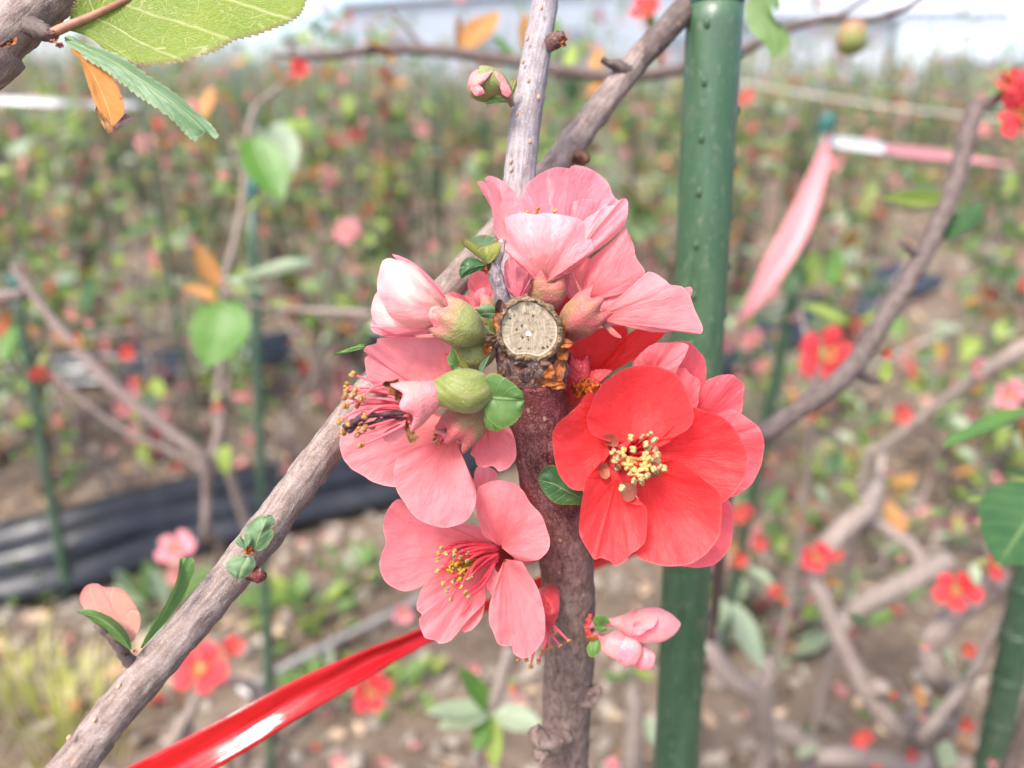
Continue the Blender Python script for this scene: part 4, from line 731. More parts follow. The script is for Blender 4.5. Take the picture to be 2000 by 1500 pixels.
tube('leaf_stalk', [(104, 64, 155, 9), (130, 52, 155, 9), (160, 40, 155.5, 8), (200, 22, 157, 7), (256, -4, 160, 6)], mat_plain('leaf_stalk_red', (.36, .17, .10), .5, .3, .35, 120), bt, n=24, sides=12)
leaf(bt, [(120, 58, 0), (190, 28, 2), (260, -6, 5), (400, -50, 8), (520, -66, 7), (602, -54, 4)], [(150, 63, .6), (180, 77, .6), (205, 96, .4), (243, 115, .2), (275, 125, 0), (307, 125, 0), (342, 121, 0), (384, 110, .4), (426, 95, .8), (454, 78, 1), (499, 66, 1.5), (544, 50, 2), (576, 34, 2.5), (592, 14, 3), (600, -20, 3.4), (602, -54, 4)], [(137, 60, 0), (138, 40, 0), (143, 15, 0), (170, -40, 2), (260, -110, 5), (400, -160, 8), (520, -140, 7), (602, -54, 4)], 155, BIGL, nu=300, nv=14, teeth=52, ta=6.0, sag=1.2, ruf=.5, label='large yellow-green serrated leaf seen from below')
leaf(bt, [(127, 78, 1), (205, 112, 0), (282, 160, -.4), (352, 212, -.6), (400, 256, 0)], [(125, 80, 1), (160, 109, -.4), (192, 128, -.8), (218, 145, -1), (243, 164, -1), (272, 187, -1), (298, 203, -1), (336, 231, -1), (358, 254, -.6), (379, 273, -.4), (390, 266, 0)], [(125, 74, 1), (140, 72, 1.4), (166, 85, 2), (205, 99, 2), (243, 115, 2), (282, 144, 2), (314, 165, 2), (352, 191, 1.6), (384, 220, 1), (408, 240, .6), (424, 262, .4), (418, 270, .2)], 153, SILV, nu=140, nv=7, teeth=24, ta=5, label='folded grey-green leaf hanging below the big leaf')
leaf(bt, [(140, 95, 0), (172, 130, .4), (196, 175, .6), (214, 225, .4), (218, 258, 0)], [(138, 98, 0), (157, 118, 0), (167, 146, 0), (180, 186, 0), (192, 221, -.4), (206, 243, -.6), (210, 261, 0)], [(143, 95, 0), (163, 108, .4), (192, 126, .6), (211, 144, .6), (228, 168, .4), (238, 192, .2), (242, 212, 0), (238, 232, 0), (224, 258, 0)], 152.5, ORNG, nu=140, nv=7, teeth=30, ta=2.6, label='orange autumn leaf with shrivelled brown tip')
petal(bt, (205, 238, -.6), [(188, 206, -.6), (186, 216, -.8), (194, 232, -1), (204, 250, -1), (211, 262, -1), (222, 256, -.8), (214, 240, -.7), (203, 226, -.7), (196, 216, -.6)], 152, DRY, -.2, .4, 36, 6, 'dried_edge')
petal(bt, (228, 240, 0), [(210, 256, 0), (214, 262, -1), (226, 256, -1.4), (240, 244, -1.5), (252, 240, -1.4), (257, 230, -1.2), (250, 223, -1), (240, 226, -.8), (236, 236, -.5)], 152, DRYD, .6, .8, 30, 6, 'dried_tip')

# ================================================================== FOREGROUND STAKE
def stake_mat(name, c, c2):
    q = NT(name); ob = q.obj(); a = q.noise(q.scale(ob, (1, 1, .15)), 260, 4, .6); b = q.noise(ob, 25, 3, .5)
    col = q.mix(q.ramp(a, [(.35, 0), (.7, 1)]), c, c2); col = q.mix(q.ramp(b, [(.45, 0), (.7, .25)]), col, (.10, .14, .09))
    du = q.noise(q.scale(ob, (1, 1, .35)), 700, 5, .7); col = q.mix(q.ramp(du, [(.56, 0), (.70, .55)]), col, (.20, .21, .15))
    sp = q.noise(ob, 110, 5, .65); col = q.mix(q.ramp(sp, [(.58, 0), (.66, .35)]), col, (.16, .15, .10))
    return q.done(q.princ(col, q.ramp(a, [(.3, .36), (.7, .52)]), .5, q.bump(a, .08, .0005)))
STK = stake_mat('stake_green', (.030, .076, .033), (.046, .104, .048)); STKD = stake_mat('stake_dark', (.022, .055, .027), (.034, .074, .036))
CAPM = mat_plain('stake_cap', (.02, .10, .085), .4, .5)
top, bot = P(1397, 2, 218), P(1322, 1450, 283)
axis = (bot-top).normalized(); foot = top+axis*((top.z+.02)/-axis.z)
stake = empty('garden_stake', (foot.x, foot.y, 0), 'thick green garden stake with raised nubs behind the red flowers', 'stake')
Vs, Fs, Us = tube_data([top+(foot-top)*t for t in (0, .25, .5, .75, 1)], [.0080]*5, 60, 48)
# slight seam ridges along the pipe
mk('pipe', Vs, Fs, STK, stake, Us, org=top)
Vs, Fs, Us = tube_data([top-axis*.020, top-axis*.019, top-axis*.008, top-axis*.002, top+axis*.0008], [.004, .0080, .0083, .0083, .0082], 16, 32)
mk('cap', Vs, Fs, CAPM, stake, Us, org=top-axis*.02)
e1 = axis.cross(FW).normalized(); e2 = axis.cross(e1)     # e1 across the picture, e2 along the view
if e2.dot(FW) > 0: e2 = -e2
nub_me = None
for row in range(3):
    for k in range(26):
        ang = R(-27+row*116); s = .007+k*.0152+(row % 2)*.0076
        d = e2*math.cos(ang)+e1*math.sin(ang)
        c = top+axis*s+d*.0079
        if nub_me is None or True:
            V = []; n, m = 7, 8
            for i in range(n):
                t = i/(n-1); w = .0010*math.sin(math.pi*min(1, t*1.02))**.5*(.6+.55*t); h = .0014*math.sin(math.pi*t**.8)
                tn = axis.cross(d)
                for j in range(m):
                    a = math.pi*j/(m-1)
                    V.append(c+axis*((t-.5)*.0040)+tn*(w*math.cos(a))+d*(h*math.sin(a)-.0002))
            mk('nub', V, grid(n, m), STK, stake, org=c)

# ================================================================== RIBBONS
def tape_mat(name, c, tr, rough):
    q = NT(name); ob = q.obj(); a = q.noise(q.scale(q.uv(), (.35, .012, 1)), 1, 2, .5); b = q.noise(ob, 40, 3)
    col = q.mix(q.ramp(a, [(.3, 0), (.7, 1)]), tuple(x*.85 for x in c), c); nr = q.bump(q.math('ADD', a, b), .35, .002)
    return q.done(q.mixs(tr, q.princ(col, rough, .6, nr), q.trans(col, nr)))
TAPER = tape_mat('tape_red', (.62, .012, .016), .25, .16); TAPEP = tape_mat('tape_pink', (.86, .36, .36), .35, .4); TAPEW = tape_mat('tape_white_and_glint', (.8, .78, .78), .3, .2)
def ribbon(parent, pts, mat, name, fold=.35, n=70, w0=.0006, seed=0, mats=None):
    """pts=[(world, halfwidth m, roll)] a creased strip with thickness"""
    q = cr([(p.x, p.y, p.z, w, r) for p, w, r in pts], n); V, UV = [], []; L = 0
    C = [Vector(a[:3]) for a in q]; m = 9
    for i in range(n):
        T = (C[min(n-1, i+1)]-C[max(0, i-1)]).normalized(); sd_ = T.cross(FW).normalized(); nn = sd_.cross(T)
        ca, sa = math.cos(q[i][4]), math.sin(q[i][4]); u1 = sd_*ca+nn*sa; u2 = nn*ca-sd_*sa
        if i: L += (C[i]-C[i-1]).length
        for side in (0, 1):
            for j in range(m):
                v = (j/(m-1))*2-1 if side == 0 else 1-(j/(m-1))*2
                h = -fold*abs(v)*q[i][3]+.12*q[i][3]*noise.noise(Vector((i*.12, v*2.2, seed)))+.05*q[i][3]*noise.noise(Vector((i*.5, v*4, seed)))
                V.append(C[i]+u1*(v*q[i][3])+u2*(h+(side-.5)*w0)); UV.append((v*q[i][3]*1000, L*1000))
    return mk(name, V, grid(n, 2*m, True), mat, parent, UV)
rt = empty('plastic_tape', G(60, 1650), 'glossy red plastic tape stretched towards the stake', 'tape')
pw = lambda x, y, D, r, roll=0: (P(x, y, D), r*D/FPX/1000, roll)
ribbon(rt, [(G(60, 1650)+Vector((-.04, -.02, .004)), .007, .3), pw(0, 1700, 215, 40, .2), pw(200, 1572, 208, 42, .1), pw(340, 1497, 207, 41, .1), pw(470, 1424, 210, 38, 0), pw(600, 1350, 216, 33, 0), pw(720, 1288, 224, 26, -.15), pw(820, 1240, 232, 19, -.4), pw(960, 1170, 242, 17, -.8), pw(1150, 1090, 255, 22, -.6), pw(1290, 1040, 262, 24, -.3), pw(1345, 1020, 262, 24, 0)], TAPER, 'strip', .5, 110, seed=3)
lp = []
for k in range(13):
    a = 2*math.pi*k/12; c = top+axis*((P(1345, 1020, 258)-top).dot(axis)); lp.append((c+(e1*math.cos(a)+e2*math.sin(a))*.0086, .004, 1.3))
ribbon(rt, lp, TAPER, 'knot_loop', .05, 40, seed=6)
def small_stake(x, y, D, wpx=None, h=None, label=None, r=None, lean=(0, 0), group=None, mat=None, topz=None, base=None):
    """stake standing on the ground and passing through the pixel at depth D"""
    p = P(x, y, D); base = base or Vector((p.x+lean[0], p.y+lean[1], 0)); ax = (p-base).normalized()
    tz = topz if topz else p.z; tp = base+ax*(tz/ax.z)
    o = empty('garden_stake', base, label, 'stake', group)
    r = r or .0055
    V, F, U = tube_data([base+ax*-.05, base+ax*.1, (base+tp)/2, tp], [r]*4, 14, 12); mk('pipe', V, F, mat or STKD, o, U)
    V, F, U = tube_data([tp-ax*.001, tp+ax*.003, tp+ax*.010, tp+ax*.014], [r*1.12, r*1.15, r*1.1, r*.5], 8, 12); mk('cap', V, F, CAPM, o, U)
    rings = []
    for k in range(int(tz/.03)):
        c = base+ax*(.03*k+.02)
        rings.append(tube_data([c, c+ax*.0015, c+ax*.003], [r*1.0, r*1.12, r*1.0], 5, 10)[:2]+(0,))
    V, F, mi = join(rings); tag(mk('nubs', V, F, mat or STKD, o), kind='stuff')
    return o
s1 = small_stake(492, 380, 640, label='slim green stake with a broad leaf at its top', r=.0042, base=G(530, 1530))
s2 = small_stake(30, 560, 860, label='slim stake standing in front of the black film', r=.0058, base=G(132, 1158))
s3 = small_stake(2010, 1130, 402, label='dark green stake beside the cut grey cane', r=.008, lean=(.02, -.01), topz=.52)
s4 = small_stake(1612, 255, 620, label='stake with the pink tape tied to its top', r=.0055, lean=(-.02, .03))
s5 = small_stake(272, 190, 915, label='slim stake holding the end of the white tape', r=.003)
wt = empty('plastic_tape', (s5.location.x, s5.location.y, 0), 'white plastic tape stretched low beside the big leaf branch', 'tape')
ribbon(wt, [pw(272, 205, 912, 5, .8), pw(200, 203, 910, 6, .1), pw(150, 202, 905, 3, 1.2), pw(100, 200, 905, 7, .2), pw(0, 196, 900, 6, .1), pw(-200, 190, 890, 8, .2)], TAPEW, 'strip', .2, 50, seed=21)
pt = empty('plastic_tape', (s4.location.x-.01, s4.location.y-.01, 0), 'faded pink plastic tape hanging from a stake', 'tape')
ribbon(pt, [pw(1616, 262, 612, 6, 1.2), pw(1612, 280, 606, 10, .6), pw(1600, 330, 598, 16, .1), pw(1563, 428, 586, 25, 0), pw(1513, 520, 576, 24, .1), pw(1468, 592, 570, 15, .3), pw(1442, 632, 570, 7, .8), pw(1436, 650, 572, 4, 1)], TAPEP, 'strip', .25, 60, seed=9)
ribbon(pt, [pw(1614, 268, 622, 8, .9), pw(1630, 278, 626, 11, .1), pw(1680, 284, 640, 12, 0), pw(1725, 291, 652, 10, .1)], TAPEW, 'strip', .2, 30, seed=11)  # glint on the pink tape, put in as a white-coloured stretch
ribbon(pt, [pw(1722, 291, 652, 9, .5), pw(1750, 295, 700, 11, .1), pw(1830, 303, 760, 11, .1), pw(1915, 314, 820, 8, .5), pw(1990, 326, 880, 5, 1)], TAPEP, 'strip', .2, 40, seed=12)

# ================================================================== BACKGROUND KIT
LM = [mat_leaf('far_leaf_dark', (.07, .135, .055), (.10, .175, .07), (.18, .25, .12), .38, 6, rough=.4),
      mat_leaf('far_leaf_mid', (.15, .26, .07), (.20, .31, .09), (.26, .36, .15), .45, 6, rough=.42),
      mat_leaf('far_leaf_lime', (.30, .42, .07), (.36, .45, .10), (.42, .5, .18), .5, 6, rough=.45),
      mat_leaf('far_leaf_amber', (.52, .27, .06), (.55, .22, .08), (.55, .35, .14), .45, 6, rough=.45),
      mat_leaf('far_leaf_pale', (.32, .40, .25), (.38, .44, .29), (.42, .48, .32), .4, 6, rough=.35)]
FM = [mat_petal('far_petal_red', (.6, .03, .03), (.76, .05, .055), (.8, .08, .09), (.6, .015, .02), .2), mat_petal('far_petal_pink', (.78, .25, .24), (.8, .24, .27), (.82, .33, .36), (.74, .13, .16), .2)]
def leaf_local(L, W, seed, nu=9, nv=2):
    rnd = random.Random(seed); V, UV = [], []; curl = rnd.uniform(-.25, .5); fold = rnd.uniform(.1, .5)
    for i in range(nu):
        u = i/(nu-1); w = W*math.sin(math.pi*min(1, (u*.93+.06)))**.75*(1-.25*u)
        for j in range(-nv, nv+1):
            v = j/nv
            V.append(Vector((v*w, u*L, abs(v)*w*fold-curl*L*u*u+.05*L*noise.noise(Vector((u*3, v*2, seed)))))); UV.append((u, v))
    return V, grid(nu, 2*nv+1), UV
LEAFD = [leaf_local(.040, .0115, 1), leaf_local(.034, .0125, 2), leaf_local(.048, .014, 3), leaf_local(.026, .009, 4)]
LMID = [mat_leaf('mid_leaf_dark', (.03, .085, .03), (.05, .12, .035), (.12, .2, .07), .3, 6, rough=.35), mat_leaf('mid_leaf_green', (.085, .20, .03), (.12, .25, .04), (.2, .3, .1), .4, 6, rough=.4), LM[2], LM[3], LM[4]]
LEAFM = {}; LEAFK = {}
for i, (V, F, U) in enumerate(LEAFD):
    for m in range(len(LM)): LEAFM[i, m] = mesh('leaf', V, F, LM[m], U); LEAFK[i, m] = mesh('leaf', V, F, LMID[m], U)
def flower_local(seed, open_=1.0):
    rnd = random.Random(seed); parts = []; UV = []
    for k in range(5):
        a0 = k*2*math.pi/5+rnd.uniform(-.15, .15); ns, nt = 9, 6; V = []; Lp = .019*rnd.uniform(.9, 1.1)
        tilt = (1.25-open_*.95)*rnd.uniform(.85, 1.15)
        for i in range(ns):
            s = i/(ns-1); da = (s-.5)*1.45
            for j in range(nt):
                t = .08+.92*j/(nt-1); rr = Lp*t*(1-.30*abs(2*s-1)**3)
                el = tilt+.5*(1-t)+.12*noise.noise(Vector((s*4, k, seed)))
                V.append(Vector((rr*math.cos(el)*math.cos(a0+da*(.55+.3*t)), rr*math.cos(el)*math.sin(a0+da*(.55+.3*t)), rr*math.sin(el)*.8))); UV.append((s, t))
        parts.append((V, grid(ns, nt), 0))
    for k in range(12):
        a = k*.52; v, f = blob_data(Vector((.0035*math.cos(a), .0035*math.sin(a), .008)), Vector((math.cos(a), math.sin(a), 3)), .0018, .0007, 5, 3); parts.append((v, f, 1)); UV += [(0, 0)]*len(v)
    v, f, _ = tube_data([Vector((0, 0, -.012)), Vector((0, 0, -.006)), Vector((0, 0, 0)), Vector((0, 0, .002))], [.002, .0042, .005, .004], 8, 8); parts.append((v, f, 2)); UV += [(0, 0)]*len(v)
    V, F, mi = join(parts); return V, F, mi, UV
FLD = [flower_local(1, 1.0), flower_local(2, .8), flower_local(3, .35), flower_local(4, .1)]
FLM = {(i, c): mesh('flower', V, F, [FM[c], STIG, CALR], U, mi) for i, (V, F, mi, U) in enumerate(FLD) for c in (0, 1)}
def place(name, me, parent, loc, rot, s=1.0):
    """link one more object on shared mesh data; loc in world"""
    o = bpy.data.objects.new(name, me); COL.objects.link(o); o.parent = parent; o.location = loc-WO[parent.name]
    o.rotation_euler = rot.to_euler() if hasattr(rot, 'to_euler') else rot; o.scale = (s, s, s); return o
def facing(d, roll=0): return d.to_track_quat('Z', 'Y').to_matrix() @ Matrix.Rotation(roll, 3, 'Z')
def along(d, roll=0): return d.to_track_quat('Y', 'Z').to_matrix() @ Matrix.Rotation(roll, 3, 'Y')
def pixleaf(parent, x0, y0, x1, y1, D0, D1, m, roll=0, kind=2, wide=1.0):
    a, b = P(x0, y0, D0), P(x1, y1, D1); d = b-a
    o = place('leaf', LEAFK[kind, m], parent, a, along(d, roll)); k = d.length/[.040, .034, .048, .026][kind]; o.scale = (k*wide, k, k); return o
def pixflower(parent, x, y, size, c, D=None, kind=0, d=(0, -1, .35), roll=0.0):
    D = D or 38*FPX/size
    return place('flower', FLM[kind, c], parent, P(x, y, D), facing(Vector(d), roll), size*D/FPX/38)
def mid_bush(label, canes, flowers=(), leaves=(), root=None, mat=None, cat='shrub', group=None):
    """canes: [(list of (x,y,D,r_px), goes_to_ground)]"""
    first = P(*canes[0][0][-1][:3]); base = Vector((first.x, first.y, 0)) if root is None else Vector(root)
    o = empty('quince_bush', base, label, cat, group)
    for k, (px, gr) in enumerate(canes):
        ex = None
        if gr:
            e = P(*px[-1][:3]); r = px[-1][3]*px[-1][2]/FPX/1000
            tgt = base if root is not None else Vector((e.x, e.y+.01, 0))
            ex = [((e*.45+tgt*.55)+Vector((.012, .01, .02)), r*1.05), (tgt+Vector((0, 0, -.02)), r*1.2)]
        tube('cane', px, mat or BARK_B, o, n=44, sides=12, amp=.0005, nscale=.12, seed=k+len(label), extra=ex)
    for f in flowers: pixflower(o, *f[:4], **(f[4] if len(f) > 4 else {}))
    for l in leaves: pixleaf(o, *l[:7], **(l[7] if len(l) > 7 else {}))
    return o

# ================================================================== MIDDLE DISTANCE, PLANT BY PLANT
mid_bush('dark curved quince branch with red flowers at its top', [([(1905, 205, 330, 17), (1885, 280, 326, 16), (1862, 370, 322, 16), (1805, 495, 316, 18), (1735, 610, 312, 19), (1662, 720, 308, 21), (1575, 790, 305, 19), (1490, 850, 303, 18), (1420, 930, 305, 18)], True), ([(1798, 500, 316, 12), (1775, 484, 312, 8), (1755, 470, 310, 3)], False), ([(1905, 215, 330, 12), (1950, 190, 334, 10), (2020, 150, 340, 9)], False), ([(1660, 725, 309, 12), (1700, 740, 314, 9), (1725, 745, 318, 3)], False)],
         [(1998, 225, 190, 0, dict(D=335, kind=2, d=(-.25, -.9, .15))), (1962, 172, 110, 0, dict(D=330, kind=3, d=(-.3, -.8, .45))), (2030, 190, 150, 0, dict(D=338, kind=1, d=(-.2, -.8, .3))), (1725, 690, 52, 0, dict(D=322, kind=3))],
         [(1725, 745, 1735, 700, 318, 316, 2), (1860, 400, 1720, 395, 325, 330, 2, dict(roll=.6)), (1850, 470, 1925, 400, 322, 325, 0)], mat=BARK_D, root=G(1335, 1430))
mid_bush('quince twig with a small round fruit behind the stake', [([(535, 108, 470, 4), (640, 108, 466, 9), (740, 96, 462, 10), (860, 100, 458, 11), (1000, 118, 452, 12), (1100, 138, 448, 12), (1220, 150, 440, 12), (1330, 134, 432, 12), (1385, 118, 428, 12), (1388, 200, 436, 12), (1372, 600, 470, 12), (1345, 1100, 520, 12)], True), ([(1392, 125, 428, 12), (1460, 94, 420, 10), (1545, 54, 412, 9), (1620, 36, 405, 8), (1690, 40, 400, 7), (1760, 18, 396, 6), (1830, -20, 392, 5)], False), ([(1625, 36, 404, 6), (1660, 18, 400, 4), (1700, -6, 396, 3)], False), ([(735, 98, 462, 7), (728, 84, 461, 3)], False), ([(632, 108, 466, 6), (626, 94, 465, 3)], False), ([(830, 100, 459, 6), (790, 50, 462, 4), (760, 15, 466, 3)], False)],
         [(1268, 35, 95, 0, dict(D=455, kind=2, d=(-.4, -.6, .6))), (1290, 118, 55, 1, dict(D=445, kind=3))],
         [(900, 100, 975, 40, 458, 470, 3, dict(kind=0, roll=.5)), (890, 100, 890, 30, 458, 462, 3, dict(roll=1.2)), (1040, 120, 1020, 30, 450, 452, 3), (760, 98, 700, 80, 460, 455, 3), (740, 100, 770, 128, 462, 458, 3), (1160, 148, 1175, 95, 444, 446, 3), (1240, 150, 1300, 85, 438, 445, 2), (1110, 138, 1120, 90, 446, 450, 2), (1000, 120, 960, 70, 452, 455, 1), (1190, 150, 1150, 190, 444, 440, 3), (1060, 130, 1090, 40, 450, 455, 1)], mat=BARK_D, root=G(1316, 1480))
fr = [o for o in COL.objects if o.get('label', '').startswith('quince twig with a small')][0]
tube('fruit', [(1662, 44, 404, 8), (1662, 50, 404, 22), (1663, 62, 404, 29), (1663, 78, 404, 30), (1662, 94, 404, 25), (1661, 104, 404, 14), (1661, 108, 404, 3)], mat_skin('fruit_skin', (.13, .17, .04), (.19, .21, .055), (.34, .12, .08), 60), fr, n=30, sides=28)
tube('fruit_stalk', [(1662, 46, 404, 5), (1650, 38, 404, 5)], BARK_D, fr, n=8, sides=8)
lf_b = mid_bush('leafy quince shoot hanging over the stake top', [([(1500, -150, 300, 12), (1480, -60, 292, 10), (1470, -10, 286, 8)], False), ([(1500, -150, 300, 10), (1475, -230, 320, 11), (1440, -200, 345, 11), (1400, -60, 365, 11), (1392, 200, 390, 11), (1375, 600, 420, 11)], True)], root=G(1322, 1440))
leaf(lf_b, [(1478, -20, 0), (1490, 20, 0), (1508, 60, 0), (1522, 108, 0)], [(1474, -20, 0), (1458, 10, 2), (1458, 40, 2), (1472, 66, 1), (1492, 82, 0), (1505, 108, 0), (1512, 112, 0)], [(1482, -20, 0), (1503, 0, -2), (1512, 36, -2), (1532, 54, -1), (1541, 72, 0), (1538, 95, 0), (1518, 112, 0)], 280, LM[1], teeth=18, ta=3)
leaf(lf_b, [(1490, -40, 0), (1510, 0, 0), (1518, 20, 0)], [(1486, -40, 0), (1503, -5, 1), (1514, 22, 0)], [(1500, -40, 0), (1522, 0, -1), (1519, 22, 0)], 290, LM[1], teeth=8, ta=2)
# right edge plants
mid_bush('quince shoot with large dark leaf and yellow leaf at its side', [([(2030, 900, 300, 12), (2025, 1050, 310, 13), (2050, 1250, 335, 14)], True)], (),
         [(2030, 800, 1850, 890, 285, 280, 1, dict(roll=.5)), (2030, 920, 1985, 830, 300, 296, 3, dict(roll=.4)), (2040, 940, 1960, 930, 300, 290, 0), (2035, 1000, 1888, 990, 300, 296, 2, dict(roll=.3)), (2045, 960, 1945, 1110, 285, 270, 0, dict(roll=-.2, wide=1.5))], mat=BARK_D)
mid_bush('cut grey quince cane with a bright red double flower', [([(1972, 1118, 440, 18), (1920, 1160, 445, 21), (1850, 1215, 452, 22), (1815, 1262, 460, 22), (1830, 1330, 475, 22)], True), ([(1985, 1160, 420, 9), (1940, 1240, 430, 10), (1890, 1330, 445, 11), (1800, 1440, 470, 13)], True)],
         [(1868, 1150, 92, 0, dict(D=432, d=(-.5, -.7, .3), kind=1)), (1930, 1100, 80, 0, dict(D=425, kind=1, d=(.5, -.6, .4))), (1885, 1265, 48, 0, dict(D=450, kind=2)), (1880, 1410, 46, 0, dict(D=470, kind=2)), (1800, 1258, 40, 1, dict(D=445, kind=3)), (1795, 1395, 34, 1, dict(D=470, kind=3)), (1740, 1352, 32, 0, dict(D=480, kind=3)), (1930, 1480, 50, 1, dict(D=440, kind=3)), (1905, 1025, 34, 1, dict(D=430, kind=3, d=(0, -.2, 1)))],
         [(1900, 1100, 1905, 1145, 425, 420, 4), (1840, 1270, 1870, 1300, 455, 450, 4, dict(kind=1)), (1790, 1340, 1800, 1385, 470, 466, 3), (1830, 1400, 1850, 1360, 468, 466, 1, dict(kind=1)), (1880, 1330, 1920, 1290, 445, 440, 0), (1840, 1500, 1850, 1450, 450, 440, 4)], root=G(1840, 1480))
mid_bush('crooked grey quince cane with stub and pink buds', [([(1725, 870, 600, 8), (1715, 940, 590, 12), (1688, 995, 560, 20), (1625, 1055, 545, 20), (1592, 1120, 535, 17), (1625, 1210, 530, 16), (1665, 1300, 532, 17), (1700, 1360, 536, 19), (1760, 1425, 545, 18)], True), ([(1675, 1185, 560, 18), (1755, 1145, 575, 20), (1850, 1095, 590, 20)], False), ([(1800, 1130, 582, 14), (1790, 1080, 586, 14), (1740, 1040, 596, 12), (1690, 1010, 600, 10)], False), ([(1700, 1360, 536, 16), (1720, 1345, 528, 20), (1730, 1358, 524, 12)], False), ([(1678, 1186, 560, 16), (1640, 1230, 552, 14), (1630, 1260, 545, 10)], False)],
         [(1590, 1085, 70, 0, dict(D=520, kind=1)), (1625, 1078, 50, 0, dict(D=545, kind=2)), (1530, 1170, 36, 0, dict(D=560, kind=3)), (1755, 1085, 36, 1, dict(D=590, kind=3)), (1480, 1060, 46, 0, dict(D=640, kind=2)), (1440, 1090, 50, 0, dict(D=600, kind=2)), (1445, 1000, 46, 0, dict(D=700, kind=1)), (1680, 1440, 44, 0, dict(D=550, kind=1))],
         [(1690, 1000, 1645, 960, 560, 555, 2, dict(kind=0)), (1590, 1130, 1640, 1140, 535, 540, 3, dict(kind=3)), (1655, 1200, 1700, 1225, 550, 545, 0, dict(kind=0)), (1700, 1220, 1750, 1200, 560, 560, 1, dict(kind=0)), (1460, 1110, 1510, 1150, 600, 590, 4, dict(kind=0)), (1720, 1400, 1750, 1380, 540, 538, 1, dict(kind=3)), (1700, 1400, 1670, 1390, 540, 538, 1, dict(kind=3))], root=G(1790, 1440))
mid_bush('low grey quince stub lying across the bare soil', [([(1470, 1408, 640, 20), (1520, 1425, 640, 22), (1565, 1445, 645, 20), (1590, 1460, 650, 14)], True), ([(1595, 1478, 630, 16), (1660, 1478, 632, 20), (1720, 1485, 640, 20), (1790, 1500, 650, 20)], True)], [(1775, 1470, 40, 0, dict(D=620, kind=2)), (1705, 1500, 40, 0, dict(D=600, kind=2))], [(1560, 1440, 1590, 1420, 640, 636, 0, dict(kind=0)), (1590, 1450, 1560, 1480, 640, 630, 4, dict(kind=3))])
mid_bush('forked pale grey cane with a limp green leaf', [([(1392, 1230, 560, 16), (1392, 1270, 556, 19), (1425, 1320, 558, 19), (1470, 1350, 564, 19), (1490, 1400, 580, 18)], True), ([(1475, 1350, 566, 15), (1500, 1320, 566, 14), (1498, 1285, 566, 12)], False)], [(1400, 1300, 40, 1, dict(D=590, kind=3))], [(1430, 1180, 1480, 1310, 500, 490, 4, dict(wide=.8)), (1400, 1165, 1410, 1230, 520, 510, 4, dict(kind=1)), (1400, 1130, 1380, 1180, 520, 520, 1, dict(kind=1))])
mid_bush('thin pinkish quince cane slanting over the litter at right', [([(2100, 630, 470, 18), (2000, 682, 480, 20), (1930, 722, 495, 15), (1860, 770, 515, 11), (1780, 830, 540, 9), (1720, 878, 560, 8), (1690, 910, 570, 8)], True)], [(1905, 720, 60, 1, dict(D=500, kind=2)), (1965, 770, 70, 1, dict(D=560, kind=1))], ())
mid_bush('quince with red flower and lime leaf beside the dark branch', [([(1600, 700, 600, 6), (1590, 760, 610, 6), (1585, 850, 640, 6)], True), ([(1560, 600, 620, 4), (1580, 680, 612, 5), (1590, 760, 610, 6)], False)], [(1605, 690, 118, 0, dict(D=560, kind=0, d=(.2, -.9, .2))), (1588, 800, 62, 0, dict(D=610, kind=3, d=(0, -.3, -1))), (1755, 810, 60, 0, dict(D=760, kind=2)), (1545, 620, 36, 1, dict(D=650, kind=3))],
         [(1560, 595, 1650, 645, 620, 612, 2, dict(kind=0)), (1580, 560, 1545, 510, 640, 640, 1), (1545, 580, 1560, 500, 640, 645, 0), (1580, 560, 1590, 490, 640, 640, 2, dict(kind=0)), (1620, 560, 1640, 490, 650, 650, 1), (1530, 760, 1500, 720, 630, 630, 0), (1640, 880, 1620, 930, 640, 640, 0), (1600, 850, 1650, 880, 640, 640, 0)])
# left side
mid_bush('pruned brown quince cane with pink buds in front of the film', [([(25, 520, 560, 7), (60, 570, 560, 8), (115, 640, 562, 10), (200, 735, 566, 13), (270, 795, 572, 11), (340, 850, 580, 12), (398, 898, 588, 12), (405, 960, 605, 10), (405, 1050, 640, 10)], True), ([(-60, 590, 555, 12), (0, 580, 557, 13), (45, 572, 559, 9)], False), ([(110, 735, 570, 7), (170, 790, 576, 5), (250, 845, 582, 5), (330, 880, 590, 6), (395, 915, 596, 7)], False), ([(408, 920, 596, 9), (430, 830, 600, 7), (445, 740, 606, 5)], False)],
         [(145, 612, 46, 1, dict(D=575, kind=3)), (155, 655, 44, 0, dict(D=570, kind=3)), (180, 630, 36, 1, dict(D=575, kind=3)), (85, 712, 78, 0, dict(D=610, kind=2, d=(0, -.7, -.8))), (255, 690, 48, 0, dict(D=640, kind=2)), (270, 740, 44, 0, dict(D=590, kind=3)), (262, 765, 48, 1, dict(D=585, kind=2)), (425, 780, 60, 0, dict(D=590, kind=3, d=(0, -.5, -1))), (480, 770, 44, 1, dict(D=640, kind=3))],
         [(110, 650, 160, 680, 565, 560, 3, dict(kind=3)), (300, 740, 315, 780, 590, 586, 2, dict(kind=3)), (445, 870, 430, 925, 590, 585, 2, dict(kind=1)), (170, 610, 185, 540, 575, 575, 0), (30, 640, 10, 710, 570, 565, 1), (360, 560, 420, 600, 590, 580, 3, dict(kind=0))], root=G(410, 1130), mat=BARK_C)
